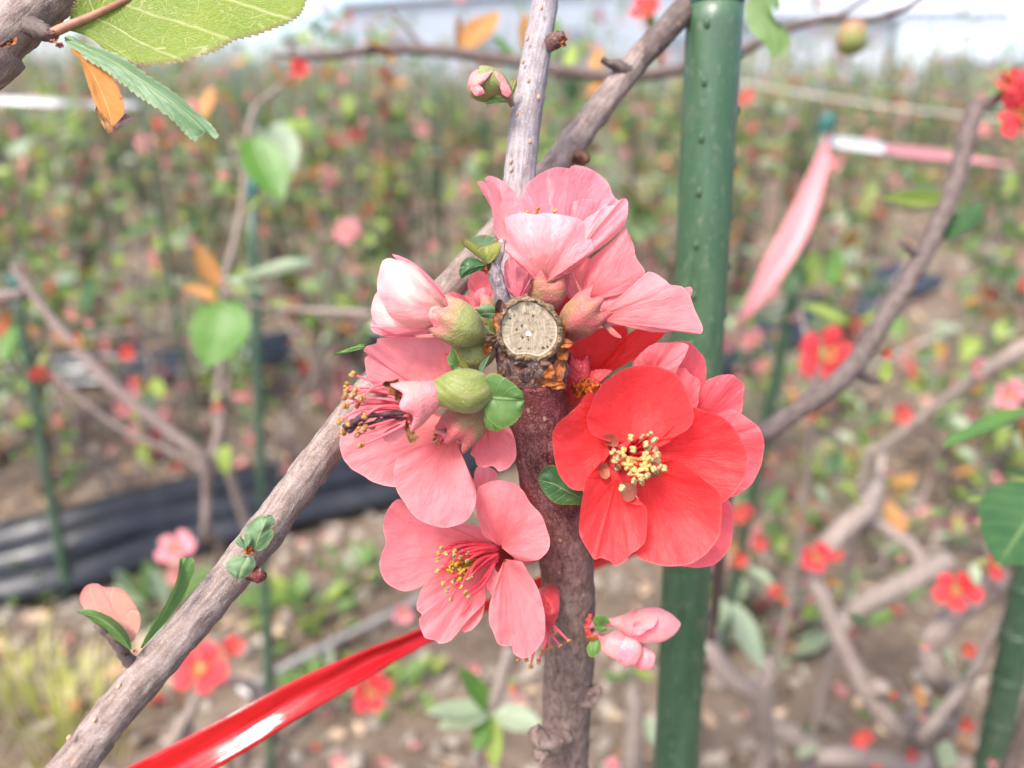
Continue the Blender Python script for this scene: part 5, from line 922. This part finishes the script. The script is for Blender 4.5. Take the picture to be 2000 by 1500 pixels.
lf_s = mid_bush('upright quince shoot with two broad hanging leaves', [([(440, 540, 545, 6), (470, 420, 540, 6), (485, 270, 536, 6), (500, 210, 534, 5), (545, 170, 530, 4), (590, 120, 528, 4)], False), ([(440, 540, 545, 7), (436, 700, 575, 8), (430, 860, 620, 9)], True), ([(440, 560, 548, 5), (500, 595, 545, 5), (600, 606, 545, 6), (720, 612, 548, 8)], False)],
         [(590, 140, 62, 0, dict(D=530, kind=2)), (592, 222, 40, 1, dict(D=560, kind=3)), (445, 352, 52, 1, dict(D=560, kind=3, d=(-.2, -.6, .8))), (545, 265, 44, 0, dict(D=560, kind=3))],
         [(450, 590, 410, 722, 520, 500, 1, dict(wide=1.5, roll=-.2)), (492, 270, 550, 398, 500, 490, 1, dict(wide=1.05, roll=.3)), (488, 275, 500, 350, 515, 510, 0, dict(wide=.9)), (540, 240, 570, 340, 530, 525, 4), (440, 545, 520, 585, 540, 535, 4, dict(kind=0)), (470, 545, 620, 535, 540, 530, 4, dict(kind=0)), (420, 560, 380, 480, 545, 545, 3), (480, 420, 520, 380, 540, 540, 2), (560, 170, 520, 120, 530, 525, 3), (400, 230, 420, 170, 530, 535, 3)])
mid_bush('quince sprig with open red flower and yellow bud below the slanting cane', [([(410, 1310, 520, 8), (400, 1340, 530, 10), (360, 1410, 550, 10), (335, 1460, 570, 10)], True), ([(400, 1340, 530, 8), (470, 1330, 530, 9), (520, 1365, 545, 10)], False), ], [(395, 1305, 110, 0, dict(D=510, kind=0, d=(0, -.8, .6))), (455, 1270, 64, 0, dict(D=520, kind=2, d=(.3, -.4, .8))), (720, 1350, 88, 0, dict(D=560, kind=1, d=(.3, -.6, .3))), (735, 1295, 56, 0, dict(D=580, kind=2)), (790, 1195, 60, 1, dict(D=600, kind=2)), (345, 1075, 80, 1, dict(D=620, kind=1, d=(0, -.5, .8))), (355, 1120, 64, 1, dict(D=620, kind=2)), (620, 1450, 36, 0, dict(D=640, kind=3)), (662, 1480, 44, 1, dict(D=600, kind=2)), (140, 1240, 34, 1, dict(D=700, kind=3))], (), mat=BARK_B, root=G(345, 1480))
mid_bush('quince shoot with drooping leaf rosette behind the trunk foot', [([(995, 1270, 420, 12), (975, 1340, 428, 14), (962, 1385, 435, 14), (945, 1430, 442, 12), (935, 1500, 455, 12)], True), ([(1180, 1350, 560, 10), (1220, 1300, 560, 12), (1240, 1400, 570, 16), (1235, 1500, 590, 18)], True)], [(1000, 1335, 50, 0, dict(D=425, kind=3, d=(.3, -.3, -1))), (925, 1305, 40, 1, dict(D=520, kind=2)), (1195, 1500, 46, 1, dict(D=420, kind=2, d=(0, -.4, 1))), (1450, 1390, 34, 1, dict(D=700, kind=3))],
         [(955, 1385, 890, 1310, 430, 426, 1, dict(wide=1.1)), (955, 1388, 830, 1400, 432, 420, 4, dict(wide=.8)), (955, 1390, 855, 1430, 430, 415, 4), (965, 1390, 1060, 1420, 430, 425, 4, dict(roll=.5)), (950, 1395, 930, 1470, 430, 420, 1), (962, 1395, 965, 1500, 430, 425, 2, dict(wide=.7)), (1235, 1310, 1180, 1330, 560, 550, 1), (1235, 1310, 1280, 1330, 560, 560, 2), (1240, 1320, 1200, 1280, 560, 555, 4), (1260, 1400, 1280, 1460, 565, 560, 4)])

# ================================================================== BLACK FILM, HOSE, LITTER, WEEDS
def film_mat():
    q = NT('black_film'); ob = q.obj(); a = q.noise(q.scale(q.uv(), (.03, .004, 1)), 1, 3, .5, .4); b = q.noise(ob, 30, 4)
    col = q.mix(q.ramp(b, [(.4, 0), (.7, .6)]), (.008, .009, .011), (.022, .023, .026))
    return q.done(q.princ(col, .28, .6, q.bump(q.math('ADD', a, q.math('MULTIPLY', b, .5)), .35, .008)))
FILM = film_mat()
def film(label, pts, w, h, seed):
    o = empty('mulch_film', pts[0], label, 'plastic film')
    q = cr([tuple(p) for p in pts], 80); C = [Vector(a) for a in q]
    for layer in range(3):
        V, UV = [], []; m = 22; L = 0
        for i, c in enumerate(C):
            T = (C[min(79, i+1)]-C[max(0, i-1)]).normalized(); sd_ = Vector((T.y, -T.x, 0))
            if i: L += (C[i]-C[i-1]).length
            cx = (layer-1)*w*.86+.012*noise.noise(Vector((i*.09, layer, seed)))
            hh = h*(1.0 if layer == 2 else (.9 if layer == 1 else .75))*(1+.2*noise.noise(Vector((i*.08, layer*3, seed+2))))
            rr = w*(.46+.07*noise.noise(Vector((i*.1, layer*2, seed+5))))
            for j in range(m):
                a = 2*math.pi*j/m
                wr = 1+.12*noise.noise(Vector((i*.10, math.cos(a)*1.3, seed+layer+math.sin(a)*1.3)))+.03*math.sin(a*5+i*.05+layer)
                V.append(c+sd_*(-(cx)+rr*wr*math.cos(a))+Vector((0, 0, hh*.5*(1+wr*math.sin(a))-.012))); UV.append((a*40, L*1000))
        k = len(V); V += [C[0], C[-1]]; F = grid(80, m, True); n0 = 79*m
        F += [(k, j, (j+1) % m) for j in range(m)]+[(k+1, n0+(j+1) % m, n0+j) for j in range(m)]; UV += [(0, 0), (0, L*1000)]
        mk('fold', V, F, FILM, o, UV)
film('black mulch film gathered in long folds beside the first row', [G(-500, 1235), G(-100, 1145), G(150, 1090), G(350, 1030), G(560, 980), G(760, 935), G(1000, 850), G(1300, 740), G(1480, 672), G(1640, 605), G(1790, 548)], .062, .058, 1)
film('far roll of black mulch film between the quince rows', [G(-600, 775), G(-200, 765), G(100, 738), G(300, 722), G(480, 702), G(700, 668), G(1000, 640)], .055, .045, 7)
hz = empty('irrigation_hose', G(480, 1345), 'thin pale irrigation hose lying across the soil', 'hose')
V, F, U = tube_data([G(480, 1345, .008), G(560, 1300, .010), G(660, 1250, .009), G(780, 1190, .009), G(950, 1110, .009), G(1100, 1060, .008)], [.0042]*6, 40, 12, .0004, .05)
mk('pipe', V, F, mat_plain('hose_grey', (.27, .25, .23), .6), hz, U)
V, F, U = tube_data([G(486, 1341, .008), G(476, 1347, .008), G(474, 1349, .008)], [.0078, .0078, .003], 8, 12); mk('end_plug', V, F, mat_plain('plug_white', (.7, .68, .66), .5), hz, U)

def litter():
    rnd = random.Random(11); parts = []
    for k in range(9000):
        y = .35+rnd.random()**1.7*5.2; x = rnd.uniform(-1, 1)*(.35+y*.78); s = rnd.uniform(.004, .013)*(1+.25*y)
        t = rnd.random()
        z = .014*noise.noise(Vector((x*3.1, y*3.1, 0)))+.010*noise.noise(Vector((x*9, y*9, 4)))+.006*noise.noise(Vector((x*21, y*21, 9)))-.012
        c = Vector((x, y, z+.003)); a = rnd.uniform(0, 6.28); n = Vector((rnd.gauss(0, .35), rnd.gauss(0, .35), 1)).normalized()
        e1_ = n.orthogonal().normalized(); e2_ = n.cross(e1_); e1_, e2_ = e1_*math.cos(a)+e2_*math.sin(a), e2_*math.cos(a)-e1_*math.sin(a)
        if t < .40:      # clods and pebbles
            v, f = blob_data(c, e1_, s*.9, s*.6, 6, 4); v = [p+Vector((0, 0, 1))*0+(p-c)*.35*noise.noise(p*300) for p in v]; parts.append((v, f, rnd.choice((0, 0, 1, 1, 2))))
        elif t < .90:    # dry leaf bits
            v = [c-e1_*s, c-e1_*s*.3+e2_*s*.55+n*s*.2, c+e1_*s*.5+e2_*s*.45+n*s*.1, c+e1_*s*1.2+n*s*.35, c+e1_*s*.4-e2_*s*.5+n*s*.15, c-e1_*s*.4-e2_*s*.45+n*s*.25, c+n*s*-.05]
            parts.append((v, [(6, 0, 1), (6, 1, 2), (6, 2, 3), (6, 3, 4), (6, 4, 5), (6, 5, 0)], rnd.choice((1, 2, 2, 3, 3, 4))))
        elif t < .965:   # fallen petals
            v = [c-e1_*s*.9, c+e2_*s*.8+n*s*.35, c+e1_*s*.9+n*s*.2, c-e2_*s*.8+n*s*.3, c]; parts.append((v, [(4, 0, 1), (4, 1, 2), (4, 2, 3), (4, 3, 0)], rnd.choice((5, 5, 6))))
        else:            # twigs
            d = e1_*s*3.5; v, f, _ = tube_data([c-d, c+n*.003, c+d], [.0016, .0018, .001], 4, 5); parts.append((v, f, 2))
    V, F, mi = join(parts)
    ms = [mat_plain('clod', (.13, .095, .07), .95, .1), mat_plain('pebble', (.21, .175, .14), .9, .2), mat_plain('dry_leaf_grey', (.29, .245, .195), .9, .2, .35, 120), mat_plain('dry_leaf_tan', (.40, .29, .19), .85, .2, .35, 120), mat_plain('dry_leaf_brown', (.20, .11, .06), .85, .2, .35, 120), mat_plain('fallen_petal_pink', (.68, .30, .29), .6, .2, .3, 120, .3), mat_plain('fallen_petal_red', (.55, .07, .07), .6, .2, .3, 120, .3)]
    tag(mk('ground_litter', V, F, ms, mi=mi, org=(0, 0, 0), smooth=False), 'dry leaf bits, clods and fallen petals strewn over the soil', 'litter', kind='stuff')
litter()
def weed(x, y, r, n, h, ms, label, grassy=False):
    rnd = random.Random(int(x+y)); c = G(x, y); o = empty('weed', c, label, 'weed', None); parts = []; UV = []
    for k in range(n):
        a = rnd.uniform(0, 6.28); d = Vector((math.cos(a), math.sin(a), 0)); b = c+d*rnd.uniform(0, r)*.7+Vector((0, 0, -.012))
        L = h*rnd.uniform(.5, 1.15)
        if grassy:
            lean = d*L*rnd.uniform(.1, .7); w = Vector((-d.y, d.x, 0))*rnd.uniform(.0008, .0018)
            v = [b-w, b+w, b+lean*.35+Vector((0, 0, L*.6))+w*.8, b+lean*.35+Vector((0, 0, L*.6))-w*.8, b+lean+Vector((0, 0, L*.9))]
            parts.append((v, [(0, 1, 2, 3), (3, 2, 4)], rnd.randrange(len(ms)))); UV += [(0, -.5), (0, .5), (.6, .5), (.6, -.5), (1, 0)]
        else:
            V, F, U = LEAFD[rnd.randrange(4)]; el = rnd.uniform(.15, 1.1)
            dd = (d*math.cos(el)+Vector((0, 0, math.sin(el)))); m = along(dd, rnd.uniform(-.5, .5)); sc_ = L/.04; st = b+Vector((0, 0, rnd.uniform(.002, h*.4)))+d*rnd.uniform(0, r*.6)
            parts.append(([st+m @ (p*sc_) for p in V], F, rnd.randrange(len(ms)))); UV += U
    V, F, mi = join(parts); tag(mk('blades' if grassy else 'leaves', V, F, ms, o, UV, mi), kind='stuff')
    V, F, _ = tube_data([c+Vector((0, 0, -.02)), c+Vector((0, 0, h*.15)), c+Vector((.002, 0, h*.35))], [.003, .0025, .001], 6, 6); mk('stem', V, F, ms[0], o)
GRS = mat_plain('grass_yellow', (.46, .47, .10), .6, .3, .2, 60, .4); GRS2 = mat_plain('grass_straw', (.52, .46, .24), .7, .3, .2, 60, .3)
weed(590, 1195, .05, 34, .035, LM[1:3], 'bright green weed rosette on bare soil behind the red tape')
weed(700, 1115, .045, 26, .03, [LM[1], LM[4]], 'soft green weed near the end of the film folds')
weed(120, 1420, .12, 150, .075, [GRS, GRS2], 'yellow-green grass tuft at the foot of the slanting cane', True)
weed(20, 1340, .08, 90, .06, [GRS, GRS2], 'smaller yellow-green grass tuft beside the large one', True)
weed(330, 1180, .05, 26, .04, [LM[4], LM[1]], 'greyish green weed behind the pinkish leaf')
weed(80, 1130, .06, 30, .045, [LM[4], LM[1]], 'pale green weed against the black film')
weed(1480, 1230, .05, 24, .035, [LM[1], LM[4]], 'small weed among fallen petals right of the thick stake')
weed(1650, 930, .06, 24, .04, LM[1:3], 'lime weed under the crooked grey cane')
weed(780, 1330, .04, 24, .03, [LM[1], LM[2]], 'tiny green weed between tape and trunk')
weed(640, 1330, .04, 20, .03, [LM[4], LM[1]], 'faint green weed above the red tape')

# ================================================================== ROWS OF QUINCES BEYOND THE FILM
def bush_parts(seed, h, low=1, ls=1.0, cr_=.0048):
    """local data of one bush: canes, leaf transforms, flower transforms"""
    rnd = random.Random(seed); canes, lv, fl = [], [], []
    for k in range(rnd.randint(6, 8)):
        a = rnd.uniform(0, 6.28); out = rnd.uniform(.04, .22); hh = h*rnd.choice((rnd.uniform(.55, 1.0), rnd.uniform(.6, 1.0), rnd.uniform(.95, 1.4)))
        p = [Vector((.02*math.cos(a), .02*math.sin(a), -.02))]; n = 6
        for i in range(1, n+1):
            t = i/n; p.append(Vector((math.cos(a)*out*t+rnd.gauss(0, .014), math.sin(a)*out*t+rnd.gauss(0, .014), hh*t**.85)))
        canes.append((p, [cr_*(1-.13*i) for i in range(n+1)]))
        for i in range(1, n+1):
            for q in range(rnd.randint(3, 6) if i > low else (rnd.randint(2, 4) if low == 1 else rnd.randint(0, 1))):
                t = rnd.random(); b = p[i-1].lerp(p[i], t); aa = rnd.uniform(0, 6.28); el = rnd.uniform(-.5, 1.0)
                d = Vector((math.cos(aa)*math.cos(el), math.sin(aa)*math.cos(el), math.sin(el)))
                lv.append((b, along(d, rnd.uniform(-.8, .8)), rnd.randrange(4), rnd.choices(range(5), (22, 32, 24, 5, 17))[0], rnd.uniform(.5, 1.35)*ls))
            for _f in range(2 if rnd.random() < .2 else (1 if rnd.random() < .5 else 0)):
                if ls < .9 and rnd.random() < .6: continue
                b = p[i-1].lerp(p[i], rnd.random()); aa = rnd.uniform(0, 6.28); d = Vector((math.cos(aa), math.sin(aa), rnd.uniform(-.4, .6))).normalized()
                fl.append((b+d*.012, facing(d, rnd.random()*3), rnd.randrange(4), 0 if rnd.random() < .2 else 1, rnd.uniform(.6, 1.0)))
    return canes, lv, fl
def near_bush(loc, seed, h, label, group, low=1, ls=1.0, cr_=.0048):
    o = empty('quince_bush', loc, label, 'shrub', group); L = Vector(loc); cs, lv, fl = bush_parts(seed, h, low, ls, cr_)
    for p, r in cs:
        V, F, U = tube_data([L+q for q in p], r, 16, 8, .0004, .1, seed); mk('cane', V, F, BARK_B if cr_ > .004 else BARK_C, o, U)
    for b, m, i, c, s in lv: place('leaf', LEAFM[i, c], o, L+b, m, s)
    for b, m, i, c, s in fl: place('flower', FLM[i, c], o, L+b, m, s)
    return o
PROTO = []; RAW = []
def far_proto(seed, h):
    cs, lv, fl = bush_parts(seed, h); RAW.append((cs, lv))
    cm = []
    for p, r in cs:
        V, F, U = tube_data(p, [x*1.15 for x in r], 10, 6, 0, .1); cm.append(mesh('cane', V, F, BARK_B, U))
    parts, UV = [], []
    for b, m, i, c, s in lv:
        V, F, U = LEAFD[i]; parts.append(([b+m @ (v*s) for v in V], F, c)); UV += U
    V, F, mi = join(parts); fm = mesh('foliage', V, F, LM, UV, mi)
    return cm, fm, fl
for k in range(9): PROTO.append(far_proto(300+k, .54+.016*(k % 5)))
def far_bush(loc, k, rz, s, label, group):
    o = empty('quince_bush', loc, label, 'shrub', group); o.rotation_euler = (0, 0, rz); o.scale = (s, s, s); cm, fm, fl = PROTO[k]
    def ch(name, me, l=(0, 0, 0), m=None, ss=1):
        q = bpy.data.objects.new(name, me); COL.objects.link(q); q.parent = o; q.location = l; q.scale = (ss, ss, ss)
        if m is not None: q.rotation_euler = m.to_euler()
        return q
    for me in cm: ch('cane', me)
    ch('foliage', fm)['kind'] = 'stuff'
    for b, m, i, c, s_ in fl: ch('flower', FLM[i, c], b, m, s_)
    return o
stake_src = None
def far_stake(loc, h, lean, label, group, mat):
    global stake_src
    o = empty('garden_stake', loc, label, 'stake', group); o.rotation_euler = (lean[0], lean[1], 0)
    if stake_src is None:
        V, F, U = tube_data([Vector((0, 0, -.03)), Vector((0, 0, .3)), Vector((0, 0, .6))], [.0055]*3, 6, 8); a = mesh('pipe', V, F, STKD, U)
        V, F, U = tube_data([Vector((0, 0, .599)), Vector((0, 0, .606)), Vector((0, 0, .612))], [.0062, .0064, .003], 5, 8); stake_src = (a, mesh('cap', V, F, CAPM, U))
    for nm, me in zip(('pipe', 'cap'), stake_src):
        q = bpy.data.objects.new(nm, me); COL.objects.link(q); q.parent = o; q.scale = (1, 1, h/.6)
    return o
def inview(p, m=.12):
    q = p-CAM; d = q.dot(FW); return d > .1 and abs(q.x)/d < .667+m
rnd = random.Random(77)
p0 = G(0, 1100); dirv = (G(1480, 668)-p0).normalized(); nrm = Vector((-dirv.y, dirv.x, 0))
nb = ns_ = 0; FARST = []; MASS = []
for row in range(0, 17):
    for k in range(-14, 64):
        q = p0+nrm*(.34+.56*row)+dirv*(k*.33+rnd.uniform(-.09, .09)+.18*(row % 2))+nrm*rnd.uniform(-.06, .06); q.z = 0
        if not inview(q+Vector((0, 0, .3))) or q.y > 9.5 or q.y < .9 or (q-CAM).dot(FW) < .95: continue
        near = q.y < 2.05
        if row and rnd.random() < .10: continue
        if near: near_bush(q, 500+row*100+k, rnd.uniform(.50, .60) if row == 0 else rnd.uniform(.52, .66), 'leafy quince in the first rows beyond the folded film', 'quinces in the nearer rows')
        elif q.y > 5.6: MASS.append((q.copy(), rnd.randrange(9), rnd.uniform(0, 6.28), rnd.uniform(.9, 1.12)))
        else: far_bush(q, rnd.randrange(9), rnd.uniform(0, 6.28), rnd.uniform(.9, 1.12), 'quince with pink and red flowers in the distant rows', 'quinces in the distant rows')
        nb += 1
        for t in range(3 if row > 0 else 1):
            if rnd.random() < .75:
                if q.y > 5.2:
                    b = q+dirv*rnd.uniform(-.17, .17); FARST.append(tube_data([b, b+Vector((rnd.gauss(0, .02), rnd.gauss(0, .02), rnd.uniform(.5, .68)))], [.0055]*2, 2, 6)[:2]+(0,)); continue
                far_stake(q+dirv*rnd.uniform(-.17, .17)+nrm*rnd.uniform(-.05, .05), rnd.uniform(.5, .68), (rnd.gauss(0, .035), rnd.gauss(0, .035)), 'slim green stake among the quince rows', 'stakes among the quince rows', STKD); ns_ += 1
V, F, mi = join(FARST); tag(mk('distant_stakes', V, F, STKD, org=(0, 6, 0)), 'mass of slim green stakes in the farthest quince rows', 'stakes', kind='stuff')
def far_mass():
    V, F, MI, UV = [], [], [], []
    for q, k, rz, s in MASS:
        M_ = Matrix.Rotation(rz, 3, 'Z'); cm, fm, fl = PROTO[k]
        for b, m, i, c, ss in RAW[k][1]:
            W, L = .012*ss*s, .040*ss*s; o = q+M_ @ (b*s); mm = M_ @ m; n = len(V)
            V += [o, o+mm @ Vector((W, L*.5, .004)), o+mm @ Vector((0, L, 0)), o+mm @ Vector((-W, L*.5, .004))]; F.append((n, n+1, n+2, n+3)); MI.append(c); UV += [(0, 0), (.5, .9), (1, 0), (.5, -.9)]
        for b, m, i, c, ss in fl:
            o = q+M_ @ (b*s); mm = M_ @ m; r = .017*ss; n = len(V); V.append(o); UV.append((.5, .1))
            for j in range(6): V.append(o+mm @ Vector((r*math.cos(j*1.047), r*math.sin(j*1.047), r*.35))); UV.append((j/6, .9))
            for j in range(6): F.append((n, n+1+j, n+1+(j+1) % 6)); MI.append(5+c)
        for p, r in RAW[k][0]:
            v, f, _ = tube_data([q+M_ @ (x*s) for x in (p[0], p[3], p[6])], [.005, .004, .002], 4, 4, caps=False); n = len(V); V += v; UV += [(0, 0)]*len(v); F += [tuple(n+z for z in g) for g in f]; MI += [7]*len(f)
    tag(mk('distant_quince_rows', V, F, LM+FM+[BARK_B], uv=UV, mi=MI, org=(0, 7, 0)), 'far rows of leafy quinces merging into a green mass', 'shrubs', kind='stuff')
far_mass()
print('bushes', nb, 'stakes', ns_)
for k, (x, y, h) in enumerate([(-.86, 1.28, .50), (-.60, 1.16, .46), (-.34, 1.36, .50), (-.02, 1.50, .52), (.28, 1.62, .54), (.60, 1.34, .46), (.86, 1.18, .44), (1.06, 1.52, .50), (.44, 1.85, .55), (-1.1, 1.6, .55), (.72, 1.0, .36)]):
    near_bush(Vector((x, y, 0)), 800+k, h, 'open quince with leafy tops standing just past the folded film', 'open quinces just past the film', 3)
for k, (x, y, h) in enumerate([(.34, .98, .30), (.50, .84, .24), (.66, .98, .30), (.46, 1.20, .36), (.82, 1.06, .34), (.20, 1.15, .32), (.62, .76, .17), (-.56, 1.0, .32), (-.36, 1.05, .32), (-.74, 1.08, .36), (-.20, 1.16, .34), (-.92, 1.05, .36), (.30, .74, .16), (-.05, 1.25, .34), (.95, 1.35, .42), (-.62, 1.4, .44), (.1, 1.7, .5)]):
    near_bush(Vector((x, y, 0)), 860+k, h, 'low twiggy quince with small leaves and pink buds by the film', 'low twiggy quinces around the film', 2, .62, .0034)
# strings stretched along the rows
STR = mat_plain('string', (.55, .55, .48), .6, .4)
for k, (a, b, lab) in enumerate([((-300, 700, 1500), (1000, 545, 1900), 'pale string stretched low along the first row'), ((1380, 150, 1500), (2300, 262, 1100), 'pale string stretched over the far bushes at right'), ((1400, 850, 1400), (2200, 470, 1700), 'pale string running low between rows at right')]):
    A, B = P(*a), P(*b); m = (A+B)/2-Vector((0, 0, .012)); V, F, U = tube_data([A, m, B], [.0016]*3, 20, 6)
    o = empty('string_line', (A.x, A.y, 0), lab, 'string'); mk('line', V, F, STR, o, U)
    for e in (A, B):
        V, F, U = tube_data([Vector((e.x, e.y, -.03)), Vector((e.x, e.y, e.z/2)), e+Vector((0, 0, .02))], [.006]*3, 8, 8); mk('post', V, F, STKD, o, U)

# ================================================================== FAR SETTING: tunnels, buildings, trees
WHITE = mat_plain('white_sheet', (.8, .82, .82), .35, .5, .06, 3); GALV = mat_plain('galvanised', (.5, .52, .53), .4, .5)
def tunnel(label, a, b, r):
    o = empty('plastic_tunnel', a, label, 'row cover'); a, b = Vector(a), Vector(b); T = (b-a).normalized(); S = Vector((T.y, -T.x, 0)); V = []; n, m = 40, 14
    for i in range(n):
        c = a.lerp(b, i/(n-1))
        for j in range(m):
            an = math.pi*j/(m-1); V.append(c+S*(r*math.cos(an))+Vector((0, 0, r*.8*math.sin(an)*(1+.06*noise.noise(Vector((i*.7, j*.5, 0))))-.02)))
    mk('sheet', V, grid(n, m), WHITE, o)
    for i in range(0, n, 6):
        c = a.lerp(b, i/(n-1)); pts = [c+S*(r*1.03*math.cos(math.pi*t/8))+Vector((0, 0, r*.84*math.sin(math.pi*t/8))) for t in range(9)]
        V, F, U = tube_data(pts, [.012]*9, 20, 6); mk('hoop', V, F, GALV, o, U)
tunnel('long white plastic tunnel beyond the bushes at left', (-14, 13.0, 0), (-6.4, 13.6, 0), .36)
tunnel('white plastic tunnel beyond the bushes at right', (6.2, 13.2, 0), (12.5, 12.4, 0), .36)
def boxdata(x0, x1, y0, y1, z0, z1):
    V = [Vector(p) for p in ((x0, y0, z0), (x1, y0, z0), (x1, y1, z0), (x0, y1, z0), (x0, y0, z1), (x1, y0, z1), (x1, y1, z1), (x0, y1, z1))]
    return V, [(0, 3, 2, 1), (4, 5, 6, 7), (0, 1, 5, 4), (1, 2, 6, 5), (2, 3, 7, 6), (3, 0, 4, 7)]
def box(name, parent, mat, *b): V, F = boxdata(*b); return mk(name, V, F, mat, parent, smooth=False)
WALL = mat_plain('pale_blue_wall', (.33, .37, .41), .7, .3, .05, .6); WALL2 = mat_plain('white_wall', (.48, .52, .54), .7, .3, .05, .6); ROOF = mat_plain('grey_roof', (.33, .36, .39), .6, .3, .1, .8); GLS = mat_plain('window_glass', (.16, .19, .22), .15, .6, .1, 1)
def warehouse():
    o = empty('warehouse', (-2.0, 62, 0), 'large pale blue warehouse wall behind the orchard', 'building')
    x0, x1, y0, y1 = -12.0, 15.0, 60, 84
    V = [Vector(p) for p in ((x0, y0, 0), (x1, y0, 0), (x1, y1, 0), (x0, y1, 0), (x0, y0, 5.0), (x1, y0, 6.6), (x1, y1, 6.6), (x0, y1, 5.0))]
    mk('wall', V, boxdata(0, 1, 0, 1, 0, 1)[1], WALL, o, smooth=False)
    r = [v.copy() for v in V[4:]]
    for v, dx, dy in zip(r, (-.3, .3, .3, -.3), (-.4, -.4, .4, .4)): v.x += dx; v.y += dy
    rf = mk('roof', [v+Vector((0, 0, .02)) for v in r]+[v+Vector((0, 0, .3)) for v in r], boxdata(0, 1, 0, 1, 0, 1)[1], ROOF, o, smooth=False)
    for k in range(8): box('wall_rib', o, WALL, x0+1.5+k*3.4, x0+1.62+k*3.4, y0-.12, y0-.003, 0, 4.7)
    for k in range(4): w = box('window', o, GLS, x0+2.4+k*6.8, x0+4.6+k*6.8, y0-.05, y0-.004, 2.0, 3.2); box('sill', w, WALL2, x0+2.3+k*6.8, x0+4.7+k*6.8, y0-.12, y0-.003, 1.88, 1.99)
    box('door', o, GLS, 2.0, 5.2, y0-.06, y0-.004, .05, 3.6)
warehouse()
def house():
    o = empty('shed', (10.5, 31, 0), 'white walled shed with grey roof and tall window', 'building')
    box('wall', o, WALL2, 9.2, 13.4, 30, 36, 0, 2.45)
    V = [Vector(p) for p in ((8.9, 29.6, 2.45), (13.7, 29.6, 2.45), (13.7, 36.4, 2.45), (8.9, 36.4, 2.45), (8.9, 33, 3.6), (13.7, 33, 3.6))]
    mk('roof', V, [(0, 1, 5, 4), (2, 3, 4, 5), (0, 4, 3), (1, 2, 5), (0, 3, 2, 1)], ROOF, o, smooth=False)
    w = box('window', o, GLS, 11.5, 12.1, 29.93, 29.997, .9, 1.9); box('frame', w, WALL, 11.4, 12.2, 29.9, 29.996, 1.91, 2.0)
    box('door', o, WALL, 10.0, 10.9, 29.92, 29.997, .03, 2.0)
    s = empty('greenhouse', (16.5, 32, 0), 'pale glazed greenhouse next to the white shed', 'building')
    box('wall', s, mat_plain('greenhouse_sheet', (.6, .67, .67), .3, .5, .06, 2), 14.2, 18.2, 31, 40, 0, 2.7)
    for k in range(10): box('frame_bar', s, WALL2, 14.2+k*.43, 14.26+k*.43, 30.94, 30.997, 0, 2.7)
    V = [Vector(p) for p in ((14.0, 30.8, 2.71), (18.4, 30.8, 2.71), (18.4, 40.2, 2.71), (14.0, 40.2, 2.71), (16.2, 30.8, 3.5), (16.2, 40.2, 3.5))]
    mk('roof', V, [(0, 1, 4), (2, 3, 5), (1, 2, 5, 4), (3, 0, 4, 5), (0, 3, 2, 1)], WHITE, s, smooth=False)
    t = empty('low_shed', (20.5, 26, 0), 'low grey roofed shed beyond the bushes at right', 'building')
    box('wall', t, WALL2, 14.6, 19.4, 26, 29, 0, .9)
    V = [Vector(p) for p in ((14.4, 25.7, .9), (19.6, 25.7, .9), (19.6, 29.3, .9), (14.4, 29.3, .9), (14.4, 27.5, 1.25), (19.6, 27.5, 1.25))]
    mk('roof', V, [(0, 1, 5, 4), (2, 3, 4, 5), (0, 4, 3), (1, 2, 5), (0, 3, 2, 1)], ROOF, t, smooth=False)
house()
FAR_T = [mat_plain('far_tree_leaf', (.07, .13, .055), .8, .2, .4, 2, .2), mat_plain('far_tree_light', (.10, .18, .07), .8, .2, .4, 2, .2)]
def far_tree(x, y, h, seed):
    rnd = random.Random(seed); o = empty('broadleaf_tree', (x, y, 0), 'round green tree in the distant tree line', 'tree', 'distant tree line')
    V, F, U = tube_data([Vector((x, y, -.2)), Vector((x, y, h*.3)), Vector((x+.2, y, h*.6))], [.3, .22, .1], 10, 8); tr = mk('trunk', V, F, BARK_B, o, U)
    parts = []
    for k in range(420):
        th, ph = rnd.uniform(0, 6.28), math.acos(rnd.uniform(-.8, 1)); r = rnd.uniform(.55, 1.0)*(1+.25*noise.noise(Vector((th*1.5, ph*2, seed))))
        c = Vector((x+h*.42*r*math.sin(ph)*math.cos(th), y+h*.42*r*math.sin(ph)*math.sin(th), h*.58+h*.40*r*math.cos(ph)))
        n = Vector((rnd.gauss(0, 1), rnd.gauss(0, 1), rnd.gauss(0, 1))).normalized(); a = n.orthogonal()*h*.05; b = n.cross(a)
        parts.append(([c-a-b*.6, c+a-b*.5, c+a*.7+b, c-a*.8+b*.7], [(0, 1, 2, 3)], rnd.randrange(2)))
    V, F, mi = join(parts); mk('crown', V, F, FAR_T, o, mi=mi, smooth=False)
for k in range(9): far_tree(62+k*5.2+rnd.uniform(-1, 1), 112+rnd.uniform(-4, 4), rnd.uniform(2.6, 3.6), 900+k)
for k in range(6): far_tree(-75+k*5.5, 120+rnd.uniform(-4, 4), rnd.uniform(2.2, 3.2), 950+k)
